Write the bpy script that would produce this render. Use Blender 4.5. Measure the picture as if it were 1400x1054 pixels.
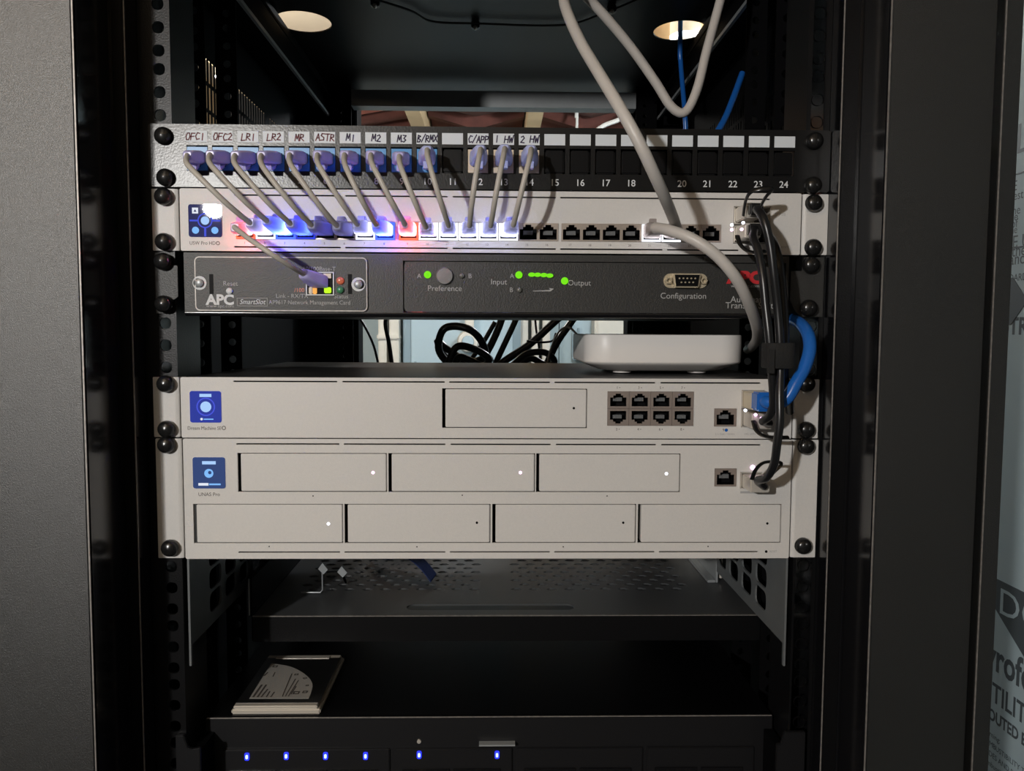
import bpy, bmesh, math, random
from mathutils import Vector, Matrix
random.seed(7)
for o in list(bpy.data.objects): bpy.data.objects.remove(o)
scene = bpy.context.scene
COL = scene.collection
mm = 0.001
U = 0.04445

# ------------------------------------------------------------------ camera
FPX = 1090.0
CAM = Vector((0.0034, -0.5785, 0.1669))
YAW, PITCH, ROLL = 0.02083, -0.06807, 0.00481
_f = Vector((math.sin(YAW)*math.cos(PITCH), math.cos(YAW)*math.cos(PITCH), math.sin(PITCH)))
_r0 = Vector((math.cos(YAW), -math.sin(YAW), 0)); _u0 = _r0.cross(_f)
_r = math.cos(ROLL)*_r0 + math.sin(ROLL)*_u0
_u = -math.sin(ROLL)*_r0 + math.cos(ROLL)*_u0
cam_d = bpy.data.cameras.new('camera'); cam = bpy.data.objects.new('camera', cam_d); COL.objects.link(cam)
cam_d.sensor_fit = 'HORIZONTAL'; cam_d.sensor_width = 36.0; cam_d.lens = 36.0*FPX/1400.0
cam_d.clip_start = 0.01; cam_d.clip_end = 50
M4 = Matrix(((_r.x, _u.x, -_f.x, CAM.x), (_r.y, _u.y, -_f.y, CAM.y), (_r.z, _u.z, -_f.z, CAM.z), (0, 0, 0, 1)))
cam.matrix_world = M4
scene.camera = cam

def ray(px, py):
    return _f + _r*((px-700)/FPX) + _u*((527-py)/FPX)
def at(px, py, Y):                      # measured point of the photo on the vertical plane y = Y
    d = ray(px, py); t = (Y-CAM.y)/d.y
    return CAM + d*t
def atz(px, py, Z):
    d = ray(px, py); t = (Z-CAM.z)/d.z
    return CAM + d*t
def atx(px, py, X):
    d = ray(px, py); t = (X-CAM.x)/d.x
    return CAM + d*t

# ------------------------------------------------------------------ world, lamps, exposure
w = bpy.data.worlds.new('world'); scene.world = w; w.use_nodes = True
bg = w.node_tree.nodes['Background']; bg.inputs[0].default_value = (0.75, 0.85, 1.0, 1); bg.inputs[1].default_value = 0.01
scene.view_settings.view_transform = 'Standard'; scene.view_settings.look = 'None'
scene.view_settings.exposure = 0.0; scene.view_settings.gamma = 1.0
scene.view_settings.use_curve_mapping = False

# the hand-held work lamp in front of the rack (its mirror image shows in the switch's screen)
_s = at(293, 284, -0.0042); _d = (_s-CAM)
LY = 1.60
LAMP = Vector((_s.x + _d.x/_d.y*LY, -0.003-LY, _s.z + _d.z/_d.y*LY))
ld = bpy.data.lights.new('work_lamp', 'POINT'); lo = bpy.data.objects.new('work_lamp', ld); COL.objects.link(lo)
lo.location = LAMP; ld.energy = 74.0; ld.shadow_soft_size = 0.026; ld.color = (1.0, 0.975, 0.94)
# bulb of the room behind the cabinet
BULB = Vector((0.42, 1.22, 0.70))
rd = bpy.data.lights.new('unseen_room_bulb', 'POINT'); ro = bpy.data.objects.new('unseen_room_bulb', rd); COL.objects.link(ro)
ro.location = BULB; rd.energy = 27.0; rd.shadow_soft_size = 0.035; rd.color = (0.93, 0.97, 1.0)

FILL_BULB = Vector((-0.62, 1.30, 0.70))  # unseen bulb added to brighten the left top opening and side slots
rd2 = bpy.data.lights.new('unseen_room_bulb', 'POINT'); ro2 = bpy.data.objects.new('unseen_room_bulb', rd2); COL.objects.link(ro2)
ro2.location = FILL_BULB; rd2.energy = 20.0; rd2.shadow_soft_size = 0.035; rd2.color = (1.0, 0.97, 0.9)

# ------------------------------------------------------------------ materials
MATS = {}
def mat(name, col, rough=0.5, metal=0.0, spec=0.5, ior=1.5, bump=0.0, bscale=900.0, var=0.0, vscale=40.0, emit=None, estr=0.0, trans=0.0, coat=0.0):
    m = bpy.data.materials.new(name); m.use_nodes = True
    nt = m.node_tree; b = nt.nodes['Principled BSDF']
    b.inputs['Base Color'].default_value = (*col, 1); b.inputs['Roughness'].default_value = rough
    b.inputs['Metallic'].default_value = metal; b.inputs['Specular IOR Level'].default_value = spec
    b.inputs['IOR'].default_value = ior
    if trans: b.inputs['Transmission Weight'].default_value = trans
    if coat: b.inputs['Coat Weight'].default_value = coat; b.inputs['Coat Roughness'].default_value = 0.1
    if emit: b.inputs['Emission Color'].default_value = (*emit, 1); b.inputs['Emission Strength'].default_value = estr
    tc = nt.nodes.new('ShaderNodeTexCoord')
    if bump:
        n = nt.nodes.new('ShaderNodeTexNoise'); n.inputs['Scale'].default_value = bscale; n.inputs['Detail'].default_value = 2
        nt.links.new(tc.outputs['Object'], n.inputs['Vector'])
        bp = nt.nodes.new('ShaderNodeBump'); bp.inputs['Strength'].default_value = bump; bp.inputs['Distance'].default_value = 0.0004
        nt.links.new(n.outputs['Fac'], bp.inputs['Height']); nt.links.new(bp.outputs['Normal'], b.inputs['Normal'])
    if var:
        n = nt.nodes.new('ShaderNodeTexNoise'); n.inputs['Scale'].default_value = vscale; n.inputs['Detail'].default_value = 4
        nt.links.new(tc.outputs['Object'], n.inputs['Vector'])
        mx = nt.nodes.new('ShaderNodeMix'); mx.data_type = 'RGBA'
        mx.inputs[6].default_value = (*[c*(1-var) for c in col], 1); mx.inputs[7].default_value = (*[min(1, c*(1+var)) for c in col], 1)
        nt.links.new(n.outputs['Fac'], mx.inputs[0]); nt.links.new(mx.outputs[2], b.inputs['Base Color'])
    MATS[name] = m
    return m
def translucent(name, col, mixf=0.55, rough=0.25):
    m = bpy.data.materials.new(name); m.use_nodes = True
    nt = m.node_tree; b = nt.nodes['Principled BSDF']; out = nt.nodes['Material Output']
    b.inputs['Base Color'].default_value = (*col, 1); b.inputs['Roughness'].default_value = rough
    t = nt.nodes.new('ShaderNodeBsdfTranslucent'); t.inputs[0].default_value = (*[min(1, c*1.3) for c in col], 1)
    mx = nt.nodes.new('ShaderNodeMixShader'); mx.inputs[0].default_value = mixf
    nt.links.new(b.outputs[0], mx.inputs[1]); nt.links.new(t.outputs[0], mx.inputs[2]); nt.links.new(mx.outputs[0], out.inputs[0])
    return m
PAINT = mat('cabinet_black_paint', (0.004, 0.004, 0.0045), 0.36, spec=0.25, bump=0.35, bscale=900)
GLOSS = mat('glossy_black_paint', (0.006, 0.006, 0.007), 0.16, spec=0.5, bump=0.05, bscale=500)
POST = mat('post_powder_coat', (0.006, 0.006, 0.0055), 0.37, spec=0.5, ior=1.9, bump=0.6, bscale=2400, var=0.3, vscale=18)
BLACKM = mat('matte_black_metal', (0.003, 0.003, 0.0035), 0.6, spec=0.03, bump=0.1)
WORN = mat('worn_steel_edge', (0.30, 0.28, 0.26), 0.5, metal=0.6, var=0.5, vscale=300)
SILVER = mat('silver_painted_metal', (0.60, 0.585, 0.565), 0.42, spec=0.4, bump=0.3, bscale=1400, var=0.05, vscale=600)
STEEL = mat('zinc_steel', (0.34, 0.36, 0.37), 0.4, metal=0.35, var=0.15, vscale=60)
DARKSTEEL = mat('brushed_dark_steel', (0.16, 0.17, 0.175), 0.42, metal=0.3, var=0.2, vscale=30)
CHARC = mat('charcoal_device_paint', (0.025, 0.0245, 0.023), 0.45, spec=0.45, bump=0.5, bscale=1200, var=0.25, vscale=900)
TOPDARK = mat('dark_chassis_top', (0.035, 0.035, 0.036), 0.38, spec=0.5, bump=0.1)
CAV = mat('socket_black', (0.004, 0.004, 0.0045), 0.5, spec=0.08)
PLAST = mat('black_plastic', (0.008, 0.008, 0.008), 0.28, spec=0.5)
BLANK = mat('black_blank_insert', (0.005, 0.005, 0.0055), 0.32, spec=0.2, bump=0.1)
PORTSH = mat('port_shield_metal', (0.42, 0.36, 0.31), 0.4, metal=0.7)
PORTGREY = mat('port_surround_taupe', (0.20, 0.165, 0.145), 0.5)
CONTACT = mat('socket_tongue_grey', (0.15, 0.155, 0.16), 0.5)
BRASS = mat('plated_connector', (0.58, 0.50, 0.36), 0.3, metal=0.45)
NICKEL = mat('nickel', (0.62, 0.58, 0.52), 0.32, metal=0.45)
LABELP = mat('label_paper', (0.62, 0.66, 0.70), 0.55)
PRINT = mat('white_print', (0.62, 0.64, 0.66), 0.6)
GPRINT = mat('grey_print', (0.36, 0.36, 0.36), 0.6)
DPRINT = mat('dark_print', (0.07, 0.06, 0.055), 0.6)
INKGLARE = mat('purple_ink_in_glare', (0.13, 0.02, 0.03), 0.6)  # reddened copy of the purple ink, glare put into the colour
INKP = mat('purple_ink', (0.02, 0.008, 0.05), 0.6)
REDP = mat('red_print', (0.50, 0.018, 0.025), 0.5)
JBLUE = mat('blue_keystone_plastic', (0.05, 0.25, 0.56), 0.35)
JWHITE = mat('ivory_keystone_plastic', (0.62, 0.52, 0.40), 0.4)
CGREY = mat('grey_cable_jacket', (0.44, 0.41, 0.37), 0.45, var=0.06, vscale=60)
CTHICK = mat('light_grey_cable_jacket', (0.50, 0.47, 0.44), 0.42, bump=0.3, bscale=500, var=0.08, vscale=50)
CBLACK = mat('black_cable_jacket', (0.009, 0.009, 0.010), 0.32, spec=0.5)
CBLUE = mat('blue_cable_jacket', (0.012, 0.11, 0.42), 0.25, spec=0.5)
CWHITE = mat('white_cable_jacket', (0.36, 0.36, 0.34), 0.5)
VELCRO = mat('black_velcro', (0.006, 0.006, 0.006), 0.85, bump=1.0, bscale=700)
VBLUE = mat('blue_velcro', (0.012, 0.035, 0.15), 0.8, bump=1.0, bscale=700)
WHITEP = mat('white_device_plastic', (0.80, 0.765, 0.73), 0.38, spec=0.4)
BOOT = translucent('violet_translucent_boot', (0.60, 0.57, 0.94), 0.30)
BOOTC = translucent('clear_blue_boot', (0.56, 0.61, 0.94), 0.30)
BOOTU = translucent('clear_switch_boot', (0.52, 0.53, 0.75), 0.65)
BOOTG = translucent('grey_translucent_boot', (0.38, 0.34, 0.33), 0.35)
GLASSK = mat('screen_glass', (0.01, 0.01, 0.012), 0.04, spec=0.6)
def emis(name, col, s):
    return mat(name, (0.01, 0.01, 0.01), 0.8, spec=0.0, emit=col, estr=s)
SCR1 = mat('screen_navy', (0.006, 0.006, 0.010), 0.012, spec=0.6, emit=(0.035, 0.04, 0.16), estr=0.6)
SCR2 = mat('screen_royal', (0.01, 0.01, 0.02), 0.12, emit=(0.025, 0.045, 0.36), estr=0.85)
SCR3 = mat('screen_slate', (0.01, 0.01, 0.02), 0.12, emit=(0.035, 0.07, 0.21), estr=0.8)
UIW = emis('ui_white', (0.85, 0.9, 1.0), 0.9)
UIB = emis('ui_light_blue', (0.22, 0.5, 0.95), 1.0)
UIP = emis('ui_pale_blue', (0.40, 0.62, 0.98), 1.0)
UIR = emis('ui_indigo', (0.07, 0.10, 0.75), 0.9)
LGRN = emis('led_green', (0.20, 0.85, 0.01), 0.95)
LYEL = emis('led_yellow_green', (0.55, 1.0, 0.02), 1.1)
LAMB = emis('led_amber', (1.0, 0.45, 0.10), 1.0)
LOFF = mat('led_off', (0.12, 0.12, 0.11), 0.2)
LRED = mat('led_red_lens', (0.45, 0.14, 0.08), 0.2, emit=(0.6, 0.12, 0.05), estr=0.25)
LGRL = mat('led_green_lens', (0.06, 0.22, 0.11), 0.2)
LPINK = emis('led_pink', (1.0, 0.62, 0.95), 3.0)
LWHT = emis('led_white', (0.85, 0.88, 1.0), 3.0)
LBLU = emis('led_blue', (0.02, 0.03, 1.0), 2.2)
LBLUC = emis('led_blue_core', (0.25, 0.4, 1.0), 4.0)
GLOW = {'red': emis('port_glow_red', (1.0, 0.10, 0.05), 2.2), 'white': emis('port_glow_white', (0.88, 0.92, 1.0), 1.6),
        'blue': emis('port_glow_blue', (0.04, 0.09, 1.0), 2.6), 'dim': emis('port_glow_dim_blue', (0.04, 0.07, 0.9), .8)}
GLOWC = {'red': (1, 0.12, 0.06), 'white': (0.9, 0.93, 1), 'blue': (0.05, 0.10, 1), 'dim': (0.05, 0.10, 1)}
FOAM = mat('pale_blue_foam', (0.40, 0.50, 0.54), 0.8, var=0.08, vscale=8)
FOAMP = mat('foam_print', (0.06, 0.075, 0.085), 0.7)
WOOD = mat('pine_wood', (0.62, 0.46, 0.27), 0.7, var=0.2, vscale=12)
PLY = mat('plywood', (0.60, 0.53, 0.42), 0.75, var=0.1, vscale=10)
BATT = mat('red_brown_batt', (0.10, 0.030, 0.022), 0.9, bump=1.0, bscale=60, var=0.5, vscale=25)
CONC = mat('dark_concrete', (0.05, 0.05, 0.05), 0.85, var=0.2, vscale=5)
STUDW = mat('white_stud', (0.70, 0.68, 0.62), 0.7, var=0.1, vscale=20)
PANELB = mat('blue_grey_panel', (0.42, 0.55, 0.63), 0.6)
PANELD = mat('blue_grey_panel_frame', (0.24, 0.33, 0.39), 0.6)
SSDL = mat('drive_label', (0.30, 0.29, 0.27), 0.6)
SSDM = mat('drive_aluminium', (0.52, 0.48, 0.42), 0.4, metal=0.3)

# ------------------------------------------------------------------ mesh kit
class MB:
    def __init__(s): s.v = []; s.f = []
    def add(s, vs, fs):
        o = len(s.v); s.v += [Vector(q) for q in vs]; s.f += [[i+o for i in f] for f in fs]; return s
    def box(s, x0, x1, y0, y1, z0, z1):
        if x0 > x1: x0, x1 = x1, x0
        if y0 > y1: y0, y1 = y1, y0
        if z0 > z1: z0, z1 = z1, z0
        return s.add([(x0,y0,z0),(x1,y0,z0),(x1,y1,z0),(x0,y1,z0),(x0,y0,z1),(x1,y0,z1),(x1,y1,z1),(x0,y1,z1)],
                     [(0,3,2,1),(4,5,6,7),(0,1,5,4),(1,2,6,5),(2,3,7,6),(3,0,4,7)])
    def prism(s, poly, y0, y1):          # polygon in XZ (counter-clockwise seen from -Y), extruded along Y
        n = len(poly); y0, y1 = min(y0, y1), max(y0, y1)
        return s.add([(x, y0, z) for x, z in poly]+[(x, y1, z) for x, z in poly],
                     [list(range(n)), list(range(2*n-1, n-1, -1))]+[(i, i+n, (i+1) % n+n, (i+1) % n) for i in range(n)])
    def loft(s, rings, caps=True):
        n = len(rings[0]); o = []
        for r in rings: o += list(r)
        fs = []
        for k in range(len(rings)-1):
            for i in range(n): fs.append((k*n+i, k*n+(i+1) % n, (k+1)*n+(i+1) % n, (k+1)*n+i))
        if caps: fs += [list(range(n-1, -1, -1)), list(range((len(rings)-1)*n, len(rings)*n))]
        return s.add(o, fs)
    def tube(s, pts, r, n=12, flat=1.0, closed=False):
        pts = [Vector(p) for p in pts]; rings = []; N = len(pts)
        T = [((pts[(i+1) % N] if closed or i < N-1 else pts[i])-(pts[i-1] if closed or i > 0 else pts[i])).normalized() for i in range(N)]
        up = Vector((0, 0, 1)) if abs(T[0].z) < 0.9 else Vector((1, 0, 0))
        a = T[0].cross(up).normalized()
        for i in range(N):
            a = (a-T[i]*a.dot(T[i])).normalized(); b = T[i].cross(a)
            rr = r(i/(N-1)) if callable(r) else r
            rings.append([pts[i]+(a*math.cos(2*math.pi*k/n)+b*math.sin(2*math.pi*k/n)*flat)*rr for k in range(n)])
        if closed: rings.append(rings[0])
        return s.loft(rings, not closed)
    def lathe(s, prof, c, axis=(0, -1, 0), n=16):
        ax = Vector(axis).normalized(); a = ax.cross(Vector((0, 0, 1)) if abs(ax.z) < .9 else Vector((1, 0, 0))).normalized(); b = ax.cross(a)
        return s.loft([[Vector(c)+ax*h+(a*math.cos(2*math.pi*k/n)+b*math.sin(2*math.pi*k/n))*max(r, 1e-5) for k in range(n)] for r, h in prof])
    def mesh(s, name, m=None, off=Vector((0, 0, 0)), smooth=False, bevel=0):
        me = bpy.data.meshes.new(name); me.from_pydata([tuple(q-off) for q in s.v], [], s.f)
        bm = bmesh.new(); bm.from_mesh(me)
        bmesh.ops.recalc_face_normals(bm, faces=bm.faces)
        if bevel: bmesh.ops.bevel(bm, geom=bm.edges[:], offset=bevel, segments=2, affect='EDGES', clamp_overlap=True)
        bm.to_mesh(me); bm.free()
        if m: me.materials.append(m)
        if smooth:
            me.polygons.foreach_set('use_smooth', [True]*len(me.polygons)); me.set_sharp_from_angle(angle=math.radians(40))
        return me
    def build(s, name, m, parent=None, smooth=False, bevel=0, label=None, origin=None):
        off = ORG[parent.name] if parent else (Vector(origin) if origin is not None else s.base())
        o = bpy.data.objects.new(name, s.mesh(name, m, off, smooth, bevel)); COL.objects.link(o)
        if parent: o.parent = parent
        else: o.location = off
        ORG[o.name] = off
        if label: o['label'] = label
        return o
    def base(s):
        xs = [q.x for q in s.v]; ys = [q.y for q in s.v]; zs = [q.z for q in s.v]
        return Vector(((min(xs)+max(xs))/2, (min(ys)+max(ys))/2, min(zs)))
ORG = {}
def tag(o, label=None, cat=None, group=None, kind=None):
    if label: o['label'] = label
    if cat: o['category'] = cat
    if group: o['group'] = group
    if kind: o['kind'] = kind
    return o
def thing(name, loc, label, cat, group=None):
    o = bpy.data.objects.new(name, None); o.empty_display_size = 0.02; COL.objects.link(o); o.location = loc
    ORG[o.name] = Vector(loc); return tag(o, label, cat, group)
def inst(name, me, parent, loc, label=None, rot=None):
    o = bpy.data.objects.new(name, me); COL.objects.link(o); o.parent = parent
    o.location = Vector(loc)-ORG[parent.name]; ORG[o.name] = Vector(loc)
    if rot: o.rotation_euler = rot
    if label: o['label'] = label
    return o
def plate(outline, holes, t):           # filled 2-D outline with holes, returned as verts (u, v, w) and faces, w in 0..t
    cu = bpy.data.curves.new('tmp', 'CURVE'); cu.dimensions = '2D'; cu.fill_mode = 'BOTH'; cu.extrude = t/2
    for poly in [outline]+holes:
        sp = cu.splines.new('POLY'); sp.points.add(len(poly)-1); sp.use_cyclic_u = True
        for p, q in zip(sp.points, poly): p.co = (q[0], q[1], 0, 1)
    ob = bpy.data.objects.new('tmp', cu); COL.objects.link(ob)
    dg = bpy.context.evaluated_depsgraph_get(); me = bpy.data.meshes.new_from_object(ob.evaluated_get(dg))
    vs = [(q.co.x, q.co.y, q.co.z+t/2) for q in me.vertices]; fs = [list(p.vertices) for p in me.polygons]
    bpy.data.objects.remove(ob); bpy.data.curves.remove(cu); bpy.data.meshes.remove(me)
    return vs, fs
def weld(mb):
    return mb
def rect(x0, x1, z0, z1): return [(min(x0,x1), min(z0,z1)), (max(x0,x1), min(z0,z1)), (max(x0,x1), max(z0,z1)), (min(x0,x1), max(z0,z1))]
def rrect(x0, x1, z0, z1, r, n=4):
    x0, x1 = min(x0,x1), max(x0,x1); z0, z1 = min(z0,z1), max(z0,z1); o = []
    for cx, cz, a0 in ((x1-r, z0+r, -90), (x1-r, z1-r, 0), (x0+r, z1-r, 90), (x0+r, z0+r, 180)):
        for k in range(n+1):
            a = math.radians(a0+90*k/n); o.append((cx+r*math.cos(a), cz+r*math.sin(a)))
    return o
def ell(cx, cz, a, b, n=20): return [(cx+a*math.cos(2*math.pi*k/n), cz+b*math.sin(2*math.pi*k/n)) for k in range(n)]
def front_plate(outline, holes, y_front, t):          # plate in XZ facing the camera
    vs, fs = plate(outline, holes, t); m = MB(); m.add([(a, y_front+t-c, b) for a, b, c in vs], fs); return m
def spline(ctrl, per=8):
    P = [Vector(p) for p in ctrl]; P = [P[0]*2-P[1]]+P+[P[-1]*2-P[-2]]; out = []
    for i in range(1, len(P)-2):
        for k in range(per):
            t = k/per; a, b, c, d = P[i-1:i+3]
            out.append(0.5*((2*b)+(c-a)*t+(2*a-5*b+4*c-d)*t*t+(3*b-a-3*c+d)*t**3))
    out.append(P[-2]); return out
FONT_CACHE = {}
def text(s, x, z, size, Y, m, parent, name='lettering', align='CENTER', face='front', bold=0.0, sx=1.0, yy=None, shear=0.0, label=None):
    cu = bpy.data.curves.new('tmp', 'FONT'); cu.body = s; cu.size = size; cu.align_x = align; cu.align_y = 'CENTER'; cu.extrude = 0.00004; cu.resolution_u = 3
    cu.offset = bold; cu.shear = shear
    ob = bpy.data.objects.new('tmp', cu); COL.objects.link(ob)
    dg = bpy.context.evaluated_depsgraph_get(); me = bpy.data.meshes.new_from_object(ob.evaluated_get(dg))
    mb = MB()
    if face == 'front': mb.add([(x+q.co.x*sx, Y-q.co.z-0.00004, z+q.co.y) for q in me.vertices], [list(p.vertices) for p in me.polygons])
    else: mb.add([(Y-q.co.z-0.00004, x-q.co.x*sx, z+q.co.y) for q in me.vertices], [list(p.vertices) for p in me.polygons])
    bpy.data.objects.remove(ob); bpy.data.curves.remove(cu); bpy.data.meshes.remove(me)
    return mb.build(name, m, parent, label=label)
def disc(x, z, r, Y, t, m, parent, name, label=None, n=18, dome=0.0):
    prof = [(r, -0.0003), (r, t)] + ([(r*0.8, t+dome*0.6), (r*0.4, t+dome), (0, t+dome)] if dome else [(0, t)])
    return MB().lathe(prof, (x, Y, z), n=n).build(name, m, parent, smooth=bool(dome), label=label)
def ring(x, z, r0, r1, Y, t, m, parent, name, n=24):
    return front_plate(ell(x, z, r1, r1, n), [ell(x, z, r0, r0, n)], Y-t, t).build(name, m, parent)
def strip(pts, wd, Y, t=0.0001):        # flat stroke in XZ on plane Y
    mb = MB()
    for (x0, z0), (x1, z1) in zip(pts, pts[1:]):
        d = Vector((x1-x0, z1-z0)); L = d.length or 1e-6; d /= L; nx, nz = -d.y*wd/2, d.x*wd/2; ex, ez = d.x*wd*.35, d.y*wd*.35
        mb.prism([(x0-nx-ex, z0-nz-ez), (x1-nx+ex, z1-nz+ez), (x1+nx+ex, z1+nz+ez), (x0+nx-ex, z0+nz-ez)], Y-t, Y)
    return mb

# ================================================================== SETTING: the basement room
FLZ = -1.35
def struct(mb, name, m, label=None):
    o = mb.build(name, m); o['kind'] = 'structure'
    if label: o['label'] = label
    return o
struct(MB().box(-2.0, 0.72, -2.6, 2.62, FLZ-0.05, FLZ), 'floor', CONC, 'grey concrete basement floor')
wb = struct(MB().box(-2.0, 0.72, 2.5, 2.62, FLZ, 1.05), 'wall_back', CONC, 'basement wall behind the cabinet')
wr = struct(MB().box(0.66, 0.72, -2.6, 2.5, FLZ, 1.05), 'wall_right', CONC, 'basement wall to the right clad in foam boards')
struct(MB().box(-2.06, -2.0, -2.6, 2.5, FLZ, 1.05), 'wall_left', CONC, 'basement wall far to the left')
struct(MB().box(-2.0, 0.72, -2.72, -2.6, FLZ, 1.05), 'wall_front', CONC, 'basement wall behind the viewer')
ce = struct(MB().box(-2.0, 0.72, -2.6, 2.5, 1.05, 1.10), 'ceiling', PLY, 'plywood subfloor seen as the ceiling')
for i, x in enumerate((-1.75, -1.35, -1.06, -0.70, -0.27, 0.10, 0.46)):
    MB().box(x, x+0.045, -2.59, 2.49, 0.82, 1.049).build('joist', WOOD, ce)
for x0, x1, ys in ((-0.65, -0.275, 2.02), (-0.22, 0.095, 1.80), (0.15, 0.455, 1.80)):
    mb = MB(); n = 14; rings = []
    for k in range(n+1):
        y = ys+(2.48-ys)*k/n; zb = 0.86+0.012*math.sin(k*1.7)
        rings.append([(x0, y, 1.04), (x0, y, zb+.02), ((x0+x1)/2, y, zb-.015+0.01*math.sin(k*2.9)), (x1, y, zb+.02), (x1, y, 1.04)])
    mb.loft(rings).build('insulation_batt', BATT, ce, smooth=True)
# rim: batts standing on top of the foundation wall, between pale wood blocks
rimY = 2.40
MB().box(-0.93, 0.65, rimY, 2.49, 0.52, 0.815).build('rim_insulation', BATT, wb)
for a, b in ((560, 603), (690, 736)):
    pa = at(a, 166, rimY-.03); pb = at(b, 166, rimY-.03)
    MB().box(pa.x, pb.x, rimY-.05, rimY-.001, 0.50, 0.815).build('wood_block', WOOD, wb)
pa = at(852, 172, rimY-.03); pb = at(872, 172, rimY-.03)
MB().box(pa.x, pb.x, rimY-.05, rimY-.001, 0.50, 0.70).build('wood_block', WOOD, wb)
# foam boards on back wall and right wall
for i in range(4):
    x0 = -1.0+i*0.415
    MB().box(x0, x0+0.412, 2.44, 2.498, FLZ, 0.50).build('foam_board', FOAM, wb)
for i, (y0, y1) in enumerate(((-0.25, 0.96), (0.965, 1.60), (1.605, 2.43))):
    MB().box(0.62, 0.659, y0, y1, FLZ, 0.80).build('foam_board', FOAM, wr)
XF = 0.62
def ftext(s, px, py, size, align='LEFT', sx=1.0, bold=0.0, shear=0):
    p = atx(px, py, XF); return text(s, p.y, p.z, size, XF, FOAMP, wr, 'foam_lettering', align, face='side', sx=sx, bold=bold, shear=shear)
p = atx(1366, 808, XF)
# dark emblem (diamond-shaped field) with letters
mb = MB(); zt = atx(1375, 797, XF).z
yc = p.y-0.085
pts = [(yc+0.105, zt), (yc+0.105, zt-0.028), (yc, zt-0.098), (yc-0.105, zt-0.028), (yc-0.105, zt)]
mb.add([(XF-0.0003, a, b) for a, b in pts]+[(XF-0.0001, a, b) for a, b in pts], [list(range(5)), list(range(9, 4, -1))]+[(i, i+5, (i+1) % 5+5, (i+1) % 5) for i in range(5)])
mb.build('foam_emblem', FOAMP, wr)
text('DOW', yc+0.012, zt-0.026, 0.045, XF-0.0004, FOAM, wr, 'foam_lettering', 'CENTER', face='side', sx=1.25)
yw = p.y+0.050
text('Styrofoam', yw, zt-0.098, 0.050, XF, FOAMP, wr, 'foam_lettering', 'LEFT', face='side', bold=0.0012, sx=.8)
text('UTILITY FIT', yw-0.025, zt-0.143, 0.034, XF, FOAMP, wr, 'foam_lettering', 'LEFT', face='side', bold=0.0006, sx=.85)
text('ROUTED EDGE', yw-0.03, zt-0.172, 0.020, XF, FOAMP, wr, 'foam_lettering', 'LEFT', face='side', bold=0.0006, sx=.85)
for k, s in enumerate(('Warning:', 'COMBUSTIBILITY TO BUILDING', 'CODES AND REGULATIONS', 'Combustible. Protect from', 'used as specified in the', 'information, www.', 'contact your local')):
    text(s, yw-0.03, zt-0.196-0.0125*k, 0.0095, XF, FOAMP, wr, 'foam_lettering', 'LEFT', face='side')
for px, py, s, size in ((1393, 192, 'LL', 0.05), (1392, 224, 'x.', 0.035), (1390, 254, 'THE', 0.017), (1388, 268, 'protest', 0.015), (1388, 288, 'on the', 0.015), (1386, 297, 'by the', 0.015),
                        (1386, 306, 'not of', 0.015), (1384, 315, 'and the', 0.013), (1380, 333, 'SAFE USE', 0.022), (1379, 345, 'seal the', 0.02), (1378, 356, 'guidance', 0.02), (1378, 367, 'as at on', 0.011),
                        (1377, 381, 'ION BOARD', 0.012)):
    q = atx(px, py, XF); text(s, q.y+0.03, q.z, size, XF, FOAMP, wr, 'foam_lettering', 'LEFT', face='side')
for z in (atx(1390, 238, XF).z, atx(1385, 339, XF).z):
    q = atx(1388, 300, XF); MB().box(XF-0.0003, XF-0.0001, q.y-0.15, q.y+0.04, z-0.0008, z+0.0008).build('foam_rule', FOAMP, wr)
q = atx(1380, 412, XF); mb = MB()
for sgn in (1, -1):
    a = [(q.y+0.03, q.z+0.028*sgn), (q.y-0.005, q.z+0.028*sgn), (q.y-0.033, q.z), (q.y-0.002, q.z)]
    mb.add([(XF-0.0003, y, z) for y, z in a]+[(XF-0.0001, y, z) for y, z in a], [(0, 1, 2, 3), (7, 6, 5, 4), (0, 4, 5, 1), (1, 5, 6, 2), (2, 6, 7, 3), (3, 7, 4, 0)])
mb.build('foam_emblem', FOAMP, wr)
q = atx(1379, 447, XF); text('X-TRA', q.y+0.028, q.z, 0.028, XF, FOAMP, wr, 'foam_lettering', 'LEFT', face='side', bold=0.0008)

# things standing against the back wall, seen through the gap of the rack
def panel_thing(name, px0, px1, z0, z1, Y0, Y1, m, label, cat, inset=None):
    a = at(px0, 460, Y0); b = at(px1, 460, Y0)
    r = thing(name, ((a.x+b.x)/2, (Y0+Y1)/2, z0), label, cat)
    MB().box(a.x, b.x, Y0, Y1, z0, z1).build('body', m, r, bevel=0.004)
    if inset:
        mi, dx, dz = inset
        MB().box(a.x+dx, b.x-dx, Y0-0.006, Y0-0.0005, z0+dz, z1-dz).build('front_panel', mi, r, bevel=0.002)
        MB().box(a.x+dx+.012, a.x+dx+.02, Y0-0.016, Y0-0.0065, (z0+z1)/2-.03, (z0+z1)/2+.03).build('latch', PANELD, r)
    return r
panel_thing('electrical_panel', 551, 712, -0.25, 0.30, 2.34, 2.438, PANELD, 'pale blue-grey wall box seen through the rack gap behind the black cable loop', 'electrical box', (PANELB, 0.03, 0.06))
for a, b, nm in ((517, 528, 'farther left'), (532, 545, 'nearer right')):
    r = panel_thing('white_pipe', a, b, FLZ, 0.50, 2.30, 2.40, STUDW, 'cream vertical duct in the rack gap, %s, left of the wall box' % nm, 'duct')
    ca = at((a+b)/2, 458, 2.3); MB().box(ca.x-.0185, ca.x+.0185, 2.29, 2.405, 0.135, 0.155).build('collar', STUDW, r, bevel=.004)
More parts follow.
